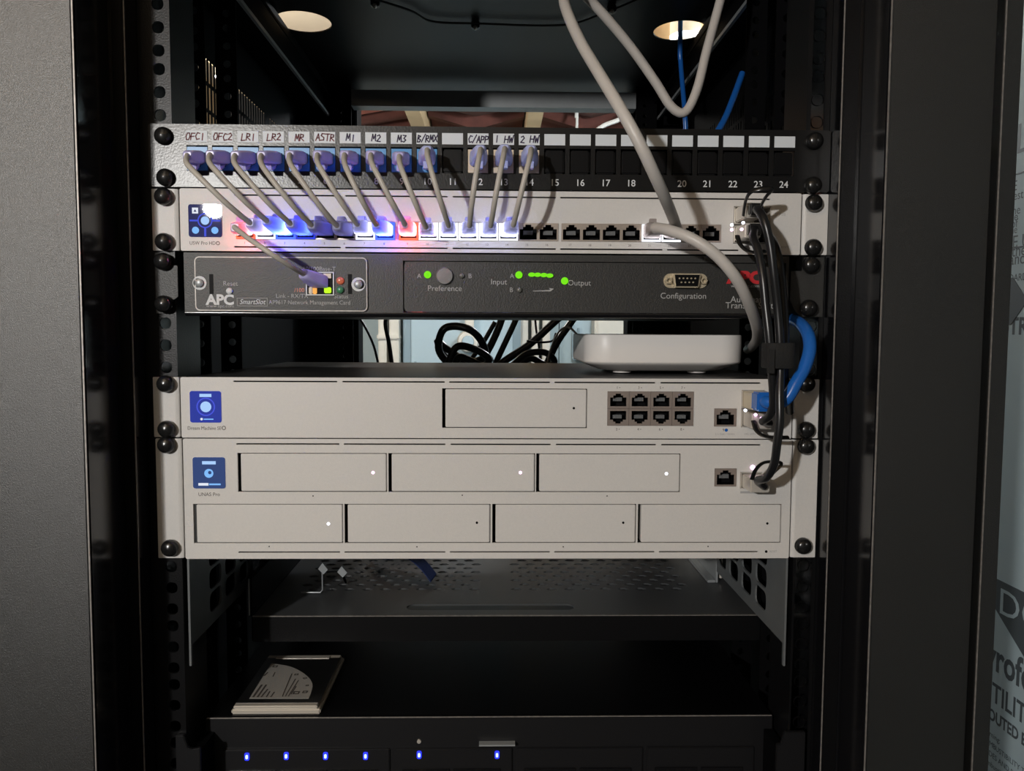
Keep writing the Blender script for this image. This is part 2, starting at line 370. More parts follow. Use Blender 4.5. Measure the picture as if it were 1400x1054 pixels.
for k, (a, b, nm) in enumerate(((712, 722, 'leftmost'), (727, 737, 'second'), (742, 752, 'third'))):
    panel_thing('wall_stud', a, b, FLZ, 0.50, 2.36, 2.435, STUDW, 'narrow off-white vertical slat in the rack gap, %s of three beside the white router' % nm, 'slat')
panel_thing('notice_board', 783, 812, 0.06, 0.24, 2.41, 2.438, PANELB, 'small pale blue notice on the far wall above the white router', 'notice', (PANELB, 0.004, 0.006))
panel_thing('storage_box', 813, 862, -0.1, 0.235, 2.30, 2.43, STUDW, 'off-white box on the far wall just above the white router', 'box', (STUDW, 0.01, 0.01))
c = at(640, 467, 2.28); r = thing('round_meter', (c.x, 2.28, c.z-0.04), 'cream round meter on the wall box behind the black cable loop', 'meter')
MB().lathe([(0.040, -0.055), (0.040, 0.0), (0.034, 0.012), (0.0, 0.014)], (c.x, 2.28, c.z), n=28).build('housing', STUDW, r, smooth=True)
MB().lathe([(0.022, 0.0145), (0.020, 0.022), (0.0, 0.022)], (c.x, 2.28, c.z), n=24).build('dial', PANELB, r, smooth=True)
MB().box(c.x-0.012, c.x+0.02, 2.29, 2.335, c.z+0.035, c.z+0.12).build('conduit', STUDW, r, bevel=0.004)
# bulbs
for B_, lab in ((BULB, 'bare ceiling bulb hanging beside the right rear of the cabinet'), (FILL_BULB, 'added unseen bulb left of the cabinet, brightening its top opening and slots')):
    r = thing('unseen_light_bulb', (B_.x, B_.y, B_.z+0.06), lab, 'light bulb', 'bare ceiling bulbs')
    MB().lathe([(0.0, 0.0), (0.02, 0.0), (0.02, 0.07), (0.035, 0.075), (0.035, 0.11), (0, 0.11)], (B_.x, B_.y, B_.z+0.042), axis=(0, 0, 1)).build('socket', STUDW, r, smooth=True)
    MB().tube([(B_.x, B_.y, B_.z+0.15), (B_.x, B_.y, 1.049)], 0.004, 8).build('cord', CWHITE, r, smooth=True)

# ================================================================== CABINET
CT = 0.540                                            # underside of the cabinet top
cab = thing('server_cabinet', (0, 0.3, FLZ), 'tall black steel server rack cabinet with open front holding all the equipment', 'server cabinet')
ZB, ZTP = FLZ, CT+0.03
def hole_zs(z0, z1):
    out = []; n0 = int(math.floor(z0/U))-1; n1 = int(math.ceil(z1/U))+1
    for k in range(n0, n1):
        for d in (6.35, 22.225, 38.1):
            z = k*U+d*mm
            if z0+.006 < z < z1-.006: out.append(z)
    return out
# left: inner wall, flange, outer wall, face
for side in (-1, 1):
    if side < 0:
        xa = -0.2483; xb = -0.2578; face_in = xb; face_out = xb-0.069
    else:
        xa = 0.2425; xb = 0.2546; face_in = xb; face_out = 0.3235
    y1, y2 = -0.0186, (-0.066 if side < 0 else -0.0595)
    s = side
    prof = [(xa, 0.06), (xa, y1), (xb, y1), (xb, y2), (face_out, y2), (face_out, 0.06)]
    mb = MB(); n = len(prof)
    mb.add([(x, y, ZB) for x, y in prof]+[(x, y, ZTP) for x, y in prof], [list(range(n)), list(range(2*n-1, n-1, -1))]+[(i, i+n, (i+1) % n+n, (i+1) % n) for i in range(n)])
    # inner glossy return and powder-coated face are separate sheet parts
    mb.build('corner_post', GLOSS, cab, bevel=0.0012)
    MB().box(xb+s*0.0006, face_out-s*0.0005, y2-0.0022, y2-0.0001, ZB, ZTP).build('post_face', POST, cab, bevel=0.0008)
    MB().box(xa+s*0.0008, xb-s*0.0012, y1-0.0012, y1-0.0001, ZB, ZTP).build('post_flange', PAINT, cab, bevel=0.0005)
    # outer door-stop strip
    g = face_out+s*0.003
    MB().box(g, g+s*0.0125, y2-0.004, 0.06, ZB, ZTP).build('outer_trim', POST, cab, bevel=0.0012)
    for ex, ey in ((xb, y2-.0014), (xb, y1), (xa, y1), (g+s*.0006, y2-.0035)):
        MB().box(ex-.0004, ex+.0004, ey-.0009, ey-.0002, -0.4, CT).build('worn_edge', WORN, cab)
    side_x = (face_out+s*0.016)
    # rails with holes
    xin, xo = s*0.2255, xa-s*0.0002
    hz = hole_zs(-0.45, CT-0.01)
    holes = [rrect(s*0.2335-0.0042, s*0.2335+0.0042, z-0.0042, z+0.0042, 0.0036, 3) for z in hz]
    rail = front_plate(rect(xin, xo, -0.46, CT-0.001), holes, 0.0, 0.002)
    rail.box(xin, xin+s*0.002, 0.002, 0.045, -0.46, CT-0.001)
    rail.build('mounting_rail', PAINT, cab)
    for yy in (0.085, 0.165):
        hl = [ell(s*0.240, z, 0.0035, 0.0035, 10) for z in hole_zs(-0.45, CT-0.01)]
        q = front_plate(rect(s*0.2315, s*0.2505, -0.46, CT-0.001), hl, yy, 0.002)
        q.box(s*0.2505, s*0.2485, yy+.002, yy+0.03, -0.46, CT-0.001)
        q.build('side_post', BLACKM, cab)
    hl = [ell(s*0.2295, z, 0.0028, 0.0028, 10) for z in hole_zs(-0.45, CT-0.01)]
    q = front_plate(rect(s*0.2165, s*0.2485, -0.46, CT-0.001), hl, 0.66, 0.002); q.box(s*0.2485, s*0.2465, .662, .70, -0.46, CT-0.001)
    q.build('rear_rail', BLACKM, cab)
    # top side rails (light line along the inside)
    MB().box(s*0.2490, s*0.2525, 0.20, 0.66, CT-0.050, CT-0.046).build('side_rail', STEEL, cab)
    MB().box(s*0.2530, s*0.2900, 0.10, 0.66, CT-0.045, CT-0.001).build('side_beam', BLACKM, cab, bevel=.002)
    MB().box(s*0.2440, s*0.2455, 0.20, 0.66, CT-0.026, CT-0.023).build('side_rail', BLACKM, cab)
    # slotted side panel (plane x = const)
    sl = []
    for row in range(5):
        zt_ = 0.443-row*0.027
        for k in range(52):
            y = 0.115+k*0.0097
            if (k % 13) in (11, 12): continue
            sl.append(rect(y-(0.0028 if s < 0 else 0.0020), y+(0.0028 if s < 0 else 0.0020), zt_-0.023, zt_))
    vs, fs = plate(rect(0.062, 0.75, -0.46, CT), sl, 0.0007 if s < 0 else 0.0014)
    m_ = MB(); m_.add([(s*0.2925+(c if s > 0 else -c), a, b) for a, b, c in vs], fs); m_.build('side_panel', BLACKM, cab)
    MB().box(s*0.2925, s*0.2945, 0.062, 0.75, ZB, -0.461).build('lower_side_panel', BLACKM, cab)
    MB().box(s*0.2160, s*0.2940, 0.705, 0.75, ZB, CT).build('rear_post', BLACKM, cab, bevel=.002)
    MB().box(s*0.2255, s*0.2480, 0.0, 0.045, ZB, -0.461).build('rail_foot', BLACKM, cab)
# top panel with two oval cable openings
def zellipse(cx, cy, wpx, hpx):
    l = atz(cx-wpx/2, cy, CT); r_ = atz(cx+wpx/2, cy, CT); t_ = atz(cx, cy-hpx/2, CT); b_ = atz(cx, cy+hpx/2, CT)
    return ell((l.x+r_.x)/2, (t_.y+b_.y)/2, abs(r_.x-l.x)/2, abs(t_.y-b_.y)/2, 36)
h1 = zellipse(414, 30, 76, 30); h2 = zellipse(930, 42, 72, 28)
vs, fs = plate(rect(-0.335, 0.335, -0.07, 0.75), [h1, h2], 0.0015)
m_ = MB(); m_.add([(a, b, CT+c) for a, b, c in vs], fs); m_.build('top_panel', mat('top_panel_paint', (.003, .003, .0035), .42, spec=.3), cab)
MB().box(-0.26, 0.26, -0.073, -0.02, CT-0.03, CT-0.0005).build('front_header', GLOSS, cab, bevel=.002)
MB().box(-0.2155, 0.2155, 0.655, 0.68, CT-0.035, CT-0.011).build('rear_crossbar', STEEL, cab)
MB().box(-0.33, 0.33, -0.06, 0.75, FLZ, FLZ+0.05).build('plinth', BLACKM, cab)
# wire clipped under the cabinet top
wp = [atz(496, -6, CT-.004), atz(560, 14, CT-.004), atz(590, 29, CT-.004), atz(650, 32, CT-.004), atz(770, 34, CT-.004), atz(830, 16, CT-.004), atz(880, -4, CT-.004)]
r = MB().tube(spline(wp), 0.0013, 8).build('thin_wire', CBLACK, None, smooth=True); tag(r, 'thin black wire clipped along the underside of the cabinet top', 'wire')
for k, (px, py, nm) in enumerate(((513, 6, 'left'), (650, 36, 'middle'), (836, 14, 'right'))):
    q = atz(px, py, CT-.006)
    r = thing('wire_clip', (q.x, q.y, CT-.012), 'small clip holding the %s part of the thin wire under the cabinet top' % {'left': 'leftmost', 'middle': 'middle', 'right': 'rightmost'}[nm], 'clip', 'wire clips under the cabinet top')
    MB().box(q.x-.005, q.x+.005, q.y-.004, q.y+.004, CT-.009, CT-.0002).build('base', PLAST, r, bevel=.001)
    MB().lathe([(0.0022, -.003), (0.0026, .001), (0.0012, .003), (0, .003)], (q.x, q.y-.004, CT-.009), n=12).build('pin', NICKEL, r, smooth=True)

# ------------------------------------------------------------------ shared small parts
scr = MB().lathe([(0.0058, 0.0), (0.0062, 0.0006), (0.0062, 0.0014), (0.0060, 0.0030), (0.0050, 0.0048), (0.0036, 0.0058), (0.0, 0.0063)], (0, 0, 0), n=20)
SCREW = scr.mesh('rack_screw', mat('black_screw_oxide', (0.009, 0.009, 0.009), 0.24, spec=0.6), smooth=True)
def screws(root, pts, Y=-0.0035):
    for k, (px, py) in enumerate(pts):
        q = at(px, py, Y-0.003); o = inst('rack_screw', SCREW, root, (q.x, Y, q.z)); o.rotation_euler = (0, 0.6*k, 0)
def rj_poly(cx, cz, wdt, h, up=True):
    sx, hz = wdt/2, h/2; k = 1 if up else -1
    P = [(-sx, -hz), (sx, -hz), (sx, hz*0.40), (sx*0.62, hz*0.40), (sx*0.62, hz*0.72), (sx*0.34, hz*0.72), (sx*0.34, hz), (-sx*0.34, hz), (-sx*0.34, hz*0.72), (-sx*0.62, hz*0.72), (-sx*0.62, hz*0.40), (-sx, hz*0.40)]
    P = [(cx+a, cz+b*k) for a, b in P]
    return P if up else P[::-1]
def make_port(wdt, h, frame_w, frame_h, up, m_frame):
    fr = front_plate(rect(-frame_w/2, frame_w/2, -frame_h/2, frame_h/2), [rj_poly(0, 0, wdt, h, up)], -0.0006, 0.0012).mesh('port_frame', m_frame)
    cv = MB(); a, b, d = wdt/2+.0003, h/2+.0003, 0.011
    cv.add([(-a, .0007, -b), (a, .0007, -b), (a, .0007, b), (-a, .0007, b), (-a, d, -b), (a, d, -b), (a, d, b), (-a, d, b)], [(4, 5, 6, 7), (0, 1, 5, 4), (1, 2, 6, 5), (2, 3, 7, 6), (3, 0, 4, 7)])
    cv = cv.mesh('port_socket', CAV)
    tg = MB(); k = 1 if up else -1
    tg.box(-a*0.52, a*0.52, 0.0045, 0.0105, -b*0.25*k, b*0.28*k)
    for j in range(8): tg.box(-a*0.5+j*a*0.14, -a*0.5+j*a*0.14+0.0003, 0.004, 0.0046, -b*0.25*k, b*0.28*k)
    tg = tg.mesh('port_contacts', CONTACT)
    return fr, cv, tg
def put_port(root, meshes, x, z, Y):
    o = inst('ethernet_port', meshes[0], root, (x, Y, z)); inst('socket', meshes[1], o, (x, Y, z)); inst('contacts', meshes[2], o, (x, Y, z)); return o

def vents(pxs, y_l, y_r, Y, hmm=1.05):
    out = []; xs0, xs1 = pxs[0][0], pxs[-1][1]
    zc = (at(xs0, y_l, Y).z+at(xs1, y_r, Y).z)/2
    for a, b in pxs:
        pa = at(a, (y_l+y_r)/2, Y); pb = at(b, (y_l+y_r)/2, Y); out.append(rrect(pa.x, pb.x, zc-hmm*mm/2, zc+hmm*mm/2, 0.0004, 2))
    return out
FY = -0.0035                           # front surface of the silver face plates
def silver_device(name, label, cat, u0, nu, dx, depth, holes, extra_h=0.0):
    z0 = u0*U+0.0004; z1 = (u0+nu)*U-0.0004
    r = thing(name, (dx, 0.05, z0), label, cat)
    fp = front_plate(rrect(dx-0.2211, dx+0.2211, z0, z1, 0.0012, 3), holes, FY, 0.0018); fp.build('face_plate', SILVER, r)
    MB().box(dx-0.2195, dx+0.2195, FY+0.0140, depth, z0+0.0008, z1-0.0004).build('chassis', TOPDARK, r)
    MB().box(dx-0.2205, dx+0.2205, FY+0.0019, FY+0.0139, z1-0.0012, z1-0.0002).build('top_lip', TOPDARK, r)
    MB().box(dx-0.2205, dx+0.2205, FY+0.0019, FY+0.0139, z0+0.0002, z0+0.0012).build('bottom_lip', TOPDARK, r)
    for s in (-1, 1):
        # bent ear: rounded inner roll and flat plate
        xi, xo = dx+s*0.2222, dx+s*0.2413
        mb = MB(); ring0 = []
        prof = [(xi, 0.012), (xi, 0.0010), (xi+s*0.0008, -0.0014), (xi+s*0.0030, -0.0022), (xo, -0.0022), (xo, -0.0002), (xi+s*0.003, -0.0002), (xi+s*0.002, 0.001), (xi+s*0.002, 0.012)]
        mb.loft([[(a, b, z) for a, b in prof] for z in (z0+.0002, z1-.0002)]); mb.build('rack_ear', SILVER, r, bevel=0.0003)
    return r, z0, z1

def screen(root, px0, px1, py0, py1, Y, m):
    a = at(px0, (py0+py1)/2, Y); b = at(px1, (py0+py1)/2, Y); t_ = at((px0+px1)/2, py0, Y); c = at((px0+px1)/2, py1, Y)
    o = MB().prism(rrect(a.x, b.x, c.z, t_.z, 0.0016, 4), Y-0.0006, Y-0.0001).build('screen', m, root)
    return o, (a.x+b.x)/2, (t_.z+c.z)/2, (b.x-a.x), Y-0.0007

# ================================================================== SWITCH (silver, 24 ports)
PX0 = 972.0
def usw_px(n):                          # port centre column in the photo, n = 1..24
    return 972-27.25*(24-n)-(4.5 if n <= 16 else 0)-(4.5 if n <= 8 else 0)
zrow = (at(340, 315.0, FY).z+at(972, 318.0, FY).z)/2
usw_x = [at(usw_px(n), 316, FY).x for n in range(1, 25)]
sA = at(1003, 307, FY); sB = at(1054, 307, FY); sT = at(1028, 282, FY); sD = at(1028, 333, FY)
segs = [(320, 466), (472, 612), (619, 760), (766, 906), (912, 1053)]
hol = vents(segs, 267, 272, FY)+vents(segs[:4]+[(912, 1010)], 337.6, 342, FY)
for g in range(3):
    xs = usw_x[g*8:g*8+8]; hol.append(rect(xs[0]-0.0072, xs[-1]+0.0072, zrow-0.0066, zrow+0.0062))
hol.append(rect(sA.x, sB.x, sD.z, sT.z))
usw, z0, z1 = silver_device('network_switch', 'silver network switch with a row of 24 ports, many glowing red, white and blue', 'network switch', 5, 1, 0.0012, 0.20, hol)
PM = make_port(0.0122, 0.0105, 0.01425, 0.0126, True, PORTSH)
for n in range(1, 25):
    put_port(usw, PM, usw_x[n-1], zrow-0.0002, FY)
    text(str(n), usw_x[n-1]-0.001, zrow-0.0092, 0.0022, FY, DPRINT, usw, 'port_number')
o, cx, cz, ww, sy = screen(usw, 258, 303.5, 279.5, 324, FY, SCR1)
ring(cx, cz, ww*.19, ww*.225, sy, .00015, UIR, o, 'ui_ring')
disc(cx, cz, ww*.125, sy, .0002, UIP, o, 'ui_dot'); 
for sx_ in (-1, 1): disc(cx+sx_*ww*.29, cz-ww*.29, ww*.105, sy, .0002, UIB, o, 'ui_dot')
MB().box(cx-ww*.46, cx-ww*.225, sy-.00015, sy, cz-ww*.025, cz+ww*.025).build('ui_bar', UIR, o)
MB().box(cx+ww*.225, cx+ww*.46, sy-.00015, sy, cz-ww*.025, cz+ww*.025).build('ui_bar', UIR, o)
MB().box(cx-ww*.03, cx+ww*.03, sy-.00015, sy, cz-ww*.47, cz-ww*.225).build('ui_bar', UIR, o)
MB().box(cx-ww*.38, cx-ww*.20, sy-.00015, sy, cz+ww*.21, cz+ww*.385).build('ui_icon', UIW, o)
MB().prism([(cx-ww*.335, cz+ww*.26), (cx-ww*.245, cz+ww*.26), (cx-ww*.29, cz+ww*.335)], sy-.0003, sy-.00016).build('ui_icon_arrow', SCR1, o)
q = at(277, 332.5, FY); text('USW Pro HD', q.x, q.z, 0.0036, FY, DPRINT, usw, sx=.9); q = at(298, 332.5, FY); ring(q.x, q.z, .0009, .0014, FY, .0001, DPRINT, usw, 'logo_ring')
q = at(1061, 293, FY); text('SFP28', q.x+.003, q.z, 0.0032, FY, GPRINT, usw)
q = at(1063.5, 338, FY); disc(q.x, q.z, .0009, FY, .0001, CAV, usw, 'reset_hole'); text('RESET', q.x+.005, q.z, .0021, FY, GPRINT, usw)
# glowing light frames of ports in use
PORTCOL = {1: 'red', 2: 'white', 3: 'blue', 4: 'dim', 7: 'white', 8: 'blue', 9: 'red', 10: 'white', 11: 'white', 12: 'white', 13: 'white', 14: 'white', 21: 'white', 22: 'white'}
gfr = {}
for n, c in PORTCOL.items():
    if c not in gfr:
        gfr[c] = front_plate(rect(-.0068, .0068, -.0062, .0060), [rect(-.0057, .0057, -.0048, .0049)], -.0012, .0005).mesh('port_light', GLOW[c])
    inst('port_light', gfr[c], usw, (usw_x[n-1], FY, zrow-.0002))
    l = bpy.data.lights.new('port_and_spill_lamp', 'POINT'); l.energy = {'red': .050, 'white': .007, 'blue': .055, 'dim': .014}[c]; l.color = GLOWC[c]; l.shadow_soft_size = 0.0018
    lob = bpy.data.objects.new('port_and_spill_lamp', l); COL.objects.link(lob); lob.parent = usw; lob.location = Vector((usw_x[n-1], FY-.0085, zrow+.0005))-ORG[usw.name]
    if c in ('red', 'blue'):
        l = bpy.data.lights.new('port_and_spill_lamp', 'POINT'); l.energy = .006; l.color = GLOWC[c]; l.shadow_soft_size = 0.002  # extra lamp added below the boot to strengthen the coloured spill
        lob = bpy.data.objects.new('port_and_spill_lamp', l); COL.objects.link(lob); lob.parent = usw; lob.location = Vector((usw_x[n-1], FY-.010, zrow-.0072))-ORG[usw.name]
# SFP cages: 2 x 2
sw = (sB.x-sA.x); sh = (sT.z-sD.z)
for i in range(2):
    for j in range(2):
        x0_ = sA.x+i*sw/2+.0003; x1_ = x0_+sw/2-.0006; zz0 = sD.z+j*sh/2+.0004; zz1 = zz0+sh/2-.0008
        cg = front_plate(rect(x0_, x1_, zz0, zz1), [rect(x0_+.0006, x1_-.0006, zz0+(.0012 if j else .0004), zz1-(.0004 if j else .0012))], FY-.0005, .02).build('module_cage', NICKEL, usw)
        MB().box(x0_+.0002, x1_-.0002, FY+.0195, FY+.021, zz0, zz1).build('cage_back', CAV, cg)
for px, py, m_ in ((1000.5, 307.5, LWHT), (1000.5, 314, LPINK), (1014, 313.5, LPINK), (1016, 304.5, LWHT)):
    q = at(px, py, -.0286); disc(q.x, q.z, .0011, -.0286, .0004, m_, usw, 'link_light', n=12)
screws(usw, [(222, 268), (223, 330), (1114, 277), (1113, 338)])

# ================================================================== PATCH PANEL
PY = -0.0040
pz0, pz1 = 6*U+.0005, 7*U-.0005
pp_px = [270+34.87*k for k in range(24)]
pp_x = [at(p_, 222, PY).x for p_ in pp_px]
z_jack = (at(270, 221, PY).z+at(1072, 221.5, PY).z)/2
z_jack = at(640, 219.5, PY).z
z_lab = at(640, 190, PY).z; z_num = at(640, 249, PY).z
jw, jh = 0.0150, 0.0178
hl = [rect(x-jw/2, x+jw/2, z_jack-jh/2, z_jack+jh/2) for x in pp_x]
pp = thing('keystone_patch_bay', (0.0006, 0.0, pz0), 'black 24-port keystone patch panel with handwritten white labels, topmost in the rack', 'patch panel')
PPM = mat('patch_panel_black', (0.004, 0.004, 0.0043), 0.30, spec=0.5, ior=1.5, bump=0.2, bscale=700)
front_plate(rrect(0.0006-.2413, .0006+.2413, pz0, pz1, .002, 3), hl, PY, .002).build('panel_plate', PPM, pp)
MB().box(-.2190, .2190, .0285, .0300, pz0+.0024, pz1-.0024).build('added_light_shield', CAV, pp)  # added behind the blanks to block light leaking through the openings
tp = MB(); tp.box(-.2200, .2200, PY+.0021, .030, pz1-.0022, pz1-.0004); tp.build('top_fold', PPM, pp)
tp = MB(); tp.box(-.2200, .2200, PY+.0021, .030, pz0+.0004, pz0+.0022); tp.build('bottom_fold', PPM, pp)
LABM = MB().box(-.0074, .0074, -.0002, 0, -.0039, .0039).mesh('port_label', LABELP)
jb = front_plate(rect(-jw/2+.0004, jw/2-.0004, -jh/2+.0004, jh/2-.0012), [rj_poly(0, -.001, .0115, .0098, False)], -.0002, .010)
JB = jb.mesh('keystone_jack', JBLUE); JW = jb.mesh('keystone_jack', JWHITE)
bk = MB().box(-jw/2+.0005, jw/2-.0005, .0012, .009, -jh/2+.0006, jh/2-.0008); BK = bk.mesh('blank_insert', BLANK, bevel=.0010)
HB = MB().box(-jw/2+.0008, jw/2-.0008, .0099, .012, -jh/2, jh/2).mesh('jack_back', CAV)
for k in range(24):
    n = k+1; x = pp_x[k]
    inst('port_label', LABM, pp, (x, PY-.0001, z_lab))
    if n <= 10 or n in (12, 13, 14):
        o = inst('keystone_jack', JB if n <= 10 else JW, pp, (x, PY, z_jack)); inst('jack_back', HB, o, (x, PY, z_jack))
    else: inst('blank_insert', BK, pp, (x, PY, z_jack))
    # bright rolled lip beside every opening
    text(str(n), x+.0002, z_num, .0066, PY, PRINT, pp, 'port_number', bold=.00006)
GL = {'O': [[(0,.5),(.3,1),(.8,1),(1,.5),(.7,0),(.2,0),(0,.5)]], 'F': [[(0,0),(.1,1),(1,1)],[(.05,.5),(.8,.55)]], 'C': [[(1,.9),(.4,1),(0,.5),(.3,0),(1,.1)]],
      'L': [[(.1,1),(0,0),(.9,.05)]], 'R': [[(0,0),(.1,1),(.8,.9),(.8,.6),(.1,.5),(1,0)]], 'M': [[(0,0),(.15,1),(.5,.3),(.85,1),(1,0)]], 'A': [[(0,0),(.55,1),(1,0)],[(.2,.4),(.85,.4)]],
      'S': [[(1,.95),(.3,1),(.1,.7),(.8,.4),(.8,.05),(0,0)]], 'T': [[(0,1),(1,1)],[(.5,1),(.45,0)]], 'B': [[(0,0),(.1,1),(.8,.85),(.15,.55),(.9,.3),(.6,0),(0,0)]], 'X': [[(0,0),(1,1)],[(0,1),(1,0)]],
      'P': [[(0,0),(.1,1),(.9,.9),(.8,.5),(.1,.45)]], 'H': [[(0,0),(.1,1)],[(.9,0),(1,1)],[(0,.5),(1,.5)]], 'W': [[(0,1),(.2,0),(.5,.7),(.75,0),(1,1.1)]], '/': [[(0,-.1),(1,1.1)]],
      '1': [[(.5,0),(.5,1)]], '2': [[(.1,.85),(.6,1),(.9,.7),(.1,.05),(1,0)]], '3': [[(.1,1),(.9,.95),(.4,.55),(.9,.3),(.5,0),(0,.1)]], ' ': []}
HAND = ['OFC1', 'OFC2', 'LR1', 'LR2', 'MR', 'ASTR', 'M1', 'M2', 'M3', 'B/RMX', '', 'C/APP', '1 HW', '2 HW']
for k, s in enumerate(HAND):
    if not s: continue
    n = len(s); cw = min(.0030, .0128/n); gap = cw*1.12; x = pp_x[k]-gap*n/2+(.0004 if k != 0 else -.001); mb = MB(); hgt = .0046
    for ch in s:
        dz = random.uniform(-.0004, .0004)
        for st in GL[ch]: mb2 = strip([(x+a*cw*.92+b*.0005, z_lab-hgt/2+dz+b*hgt) for a, b in st], .0008, PY-.0003); mb.add(mb2.v, mb2.f)
        x += gap
    mb.build('handwriting', INKGLARE if k < 6 else INKP, pp)
screws(pp, [(222, 185), (225, 242), (1115, 192), (1113, 253)], Y=PY)

# ================================================================== TRANSFER SWITCH (charcoal)
az0, az1 = 4*U+.0005, 5*U-.0010
AY = -0.006
def A(px, py): 
    q = at(px, py, AY); return q.x, q.z
axl, axr = A(252, 390)[0], A(1078, 390)[0]
ats = thing('transfer_switch', ((axl+axr)/2, .05, az0), 'charcoal power transfer switch with green status lights and a red logo', 'transfer switch')
MB().box(axl, axr, AY+.003, .26, az0, az1).build('chassis', CHARC, ats, bevel=.0008)
def band(x0, x1, z0_, z1_, y, t, m, nm, bev=.0006, lab=None): return MB().box(x0, x1, y-t, y, z0_, z1_).build(nm, m, ats, bevel=bev, label=lab)
# fascia: left field with the card, right inset panel
cl, cr = A(268, 388)[0], A(502, 388)[0]; pl, pr = A(551, 390)[0], A(1074, 390)[0]
ztop = A(660, 357)[1]; zbot = A(660, 428)[1]
front_plate(rect(axl, axr, az0, az1), [rect(pl, pr, zbot, ztop)], AY, .0029).build('fascia', CHARC, ats)
MB().prism(rrect(pl+.0008, pr-.0006, zbot+.0006, ztop-.0006, .003, 4), AY+.0006, AY+.0028).build('control_panel', CHARC, ats)
MB().tube([(axl, AY+.002, az0+.0005), (axr, AY+.002, az0+.0005)], .0022, 12).build('bottom_roll', GLOSS, ats, smooth=True)
card = MB().prism(rrect(cl, cr, A(390, 424.5)[1], A(390, 352.5)[1], .003, 4), AY-.0014, AY-.0001).build('management_card', CHARC, ats)
front_plate(rrect(cl-.0003, cr+.0003, A(390, 425)[1]-.0002, A(390, 352)[1]+.0002, .0032, 4), [rrect(cl+.0004, cr-.0004, A(390, 425)[1]+.0005, A(390, 352)[1]-.0005, .0027, 4)], AY-.0016, .0006).build('card_edge', WORN, card)
CY = AY-.0015
for px, py, sg in ((274, 387, 1), (490.5, 389, -1)):
    x, z = A(px, py)
    front_plate(ell(x, z, .0049, .0049), [ell(x-sg*.0012, z, .0033, .0033)], CY-.0002, .0002).build('white_mark', PRINT, card)
    MB().lathe([(.003, 0), (.003, .0016), (.0022, .0022), (0, .0022)], (x, CY, z), n=16).build('thumb_screw', STEEL, card, smooth=True)
for px in (290, 479):
    x, z = A(px, 388.5); MB().box(x-.0014, x+.0014, CY-.0001, CY+.001, z-.0070, z+.0070).build('slot', CAV, card)
x, z = A(315, 398); disc(x, z, .0022, CY, .0012, PRINT, card, 'reset_button', dome=.0005)
x, z = A(316, 388); text('Reset', x, z, .0046, CY, GPRINT, card)
x, z = A(302, 410.5); text('APC', x, z, .0098, CY, PRINT, card, bold=.0004, sx=1.05)
x, z = A(302, 418.5); text('www.apc.com', x, z, .0030, CY, GPRINT, card, sx=1.15)
x0_, z0_ = A(325, 418.5); x1_, z1_ = A(366.5, 407.5)
front_plate(rect(x0_, x1_, z0_, z1_), [rect(x0_+.0003, x1_-.0003, z0_+.0003, z1_-.0003)], CY-.0001, .0001).build('logo_box', GPRINT, card)
text('SmartSlot', (x0_+x1_)/2, (z0_+z1_)/2, .0050, CY, PRINT, card, shear=.3, sx=.92)
x, z = A(424, 413.8); text('AP9617 Network Management Card', x, z, .0042, CY, GPRINT, card, sx=.92)
x, z = A(400, 405); text('Link - RX/TX', x, z, .0042, CY, GPRINT, card)
x, z = A(437, 368); text('10/100Base-T', x, z, .0042, CY, GPRINT, card)
x, z = A(410, 397); text('/100', x, z, .0040, CY, LRED, card)
x, z = A(467, 405.5); text('Status', x, z, .0042, CY, GPRINT, card)
x, z = A(466, 384); disc(x, z, .0027, CY, .001, LRED, card, 'status_light', 'orange status light', dome=.0012)
x, z = A(466, 396.5); disc(x, z, .0026, CY, .001, LGRL, card, 'status_light', 'green status light', dome=.0012)
# jack
jx0, jz0 = A(419.5, 404); jx1, jz1 = A(457.5, 372)
front_plate(rect(jx0, jx1, jz0, jz1), [rect(jx0+.0008, jx1-.0008, jz0+.0008, jz1-.0008)], CY-.001, .001).build('jack_frame', PRINT, card)
MB().box(jx0+.0009, jx1-.0009, CY-.0003, CY+.0002, jz0+.0009, jz1-.0009).build('jack_socket', CAV, card)
MB().box(jx1-.0075, jx1-.0020, CY-.0012, CY-.0004, jz1-.0045, jz1-.0012).build('jack_contact', JWHITE, card)
for px, py, m_, wv, hv in ((426, 397.5, JWHITE, .0028, .005), (431.5, 397.5, LAMB, .0030, .005), (449, 397, LYEL, .0050, .0042), (445, 391.5, LGRN, .0026, .0026)):
    x, z = A(px, py); MB().box(x-wv/2, x+wv/2, CY-.0016, CY-.0004, z-hv/2, z+hv/2).build('jack_light', m_, card, bevel=.0005)
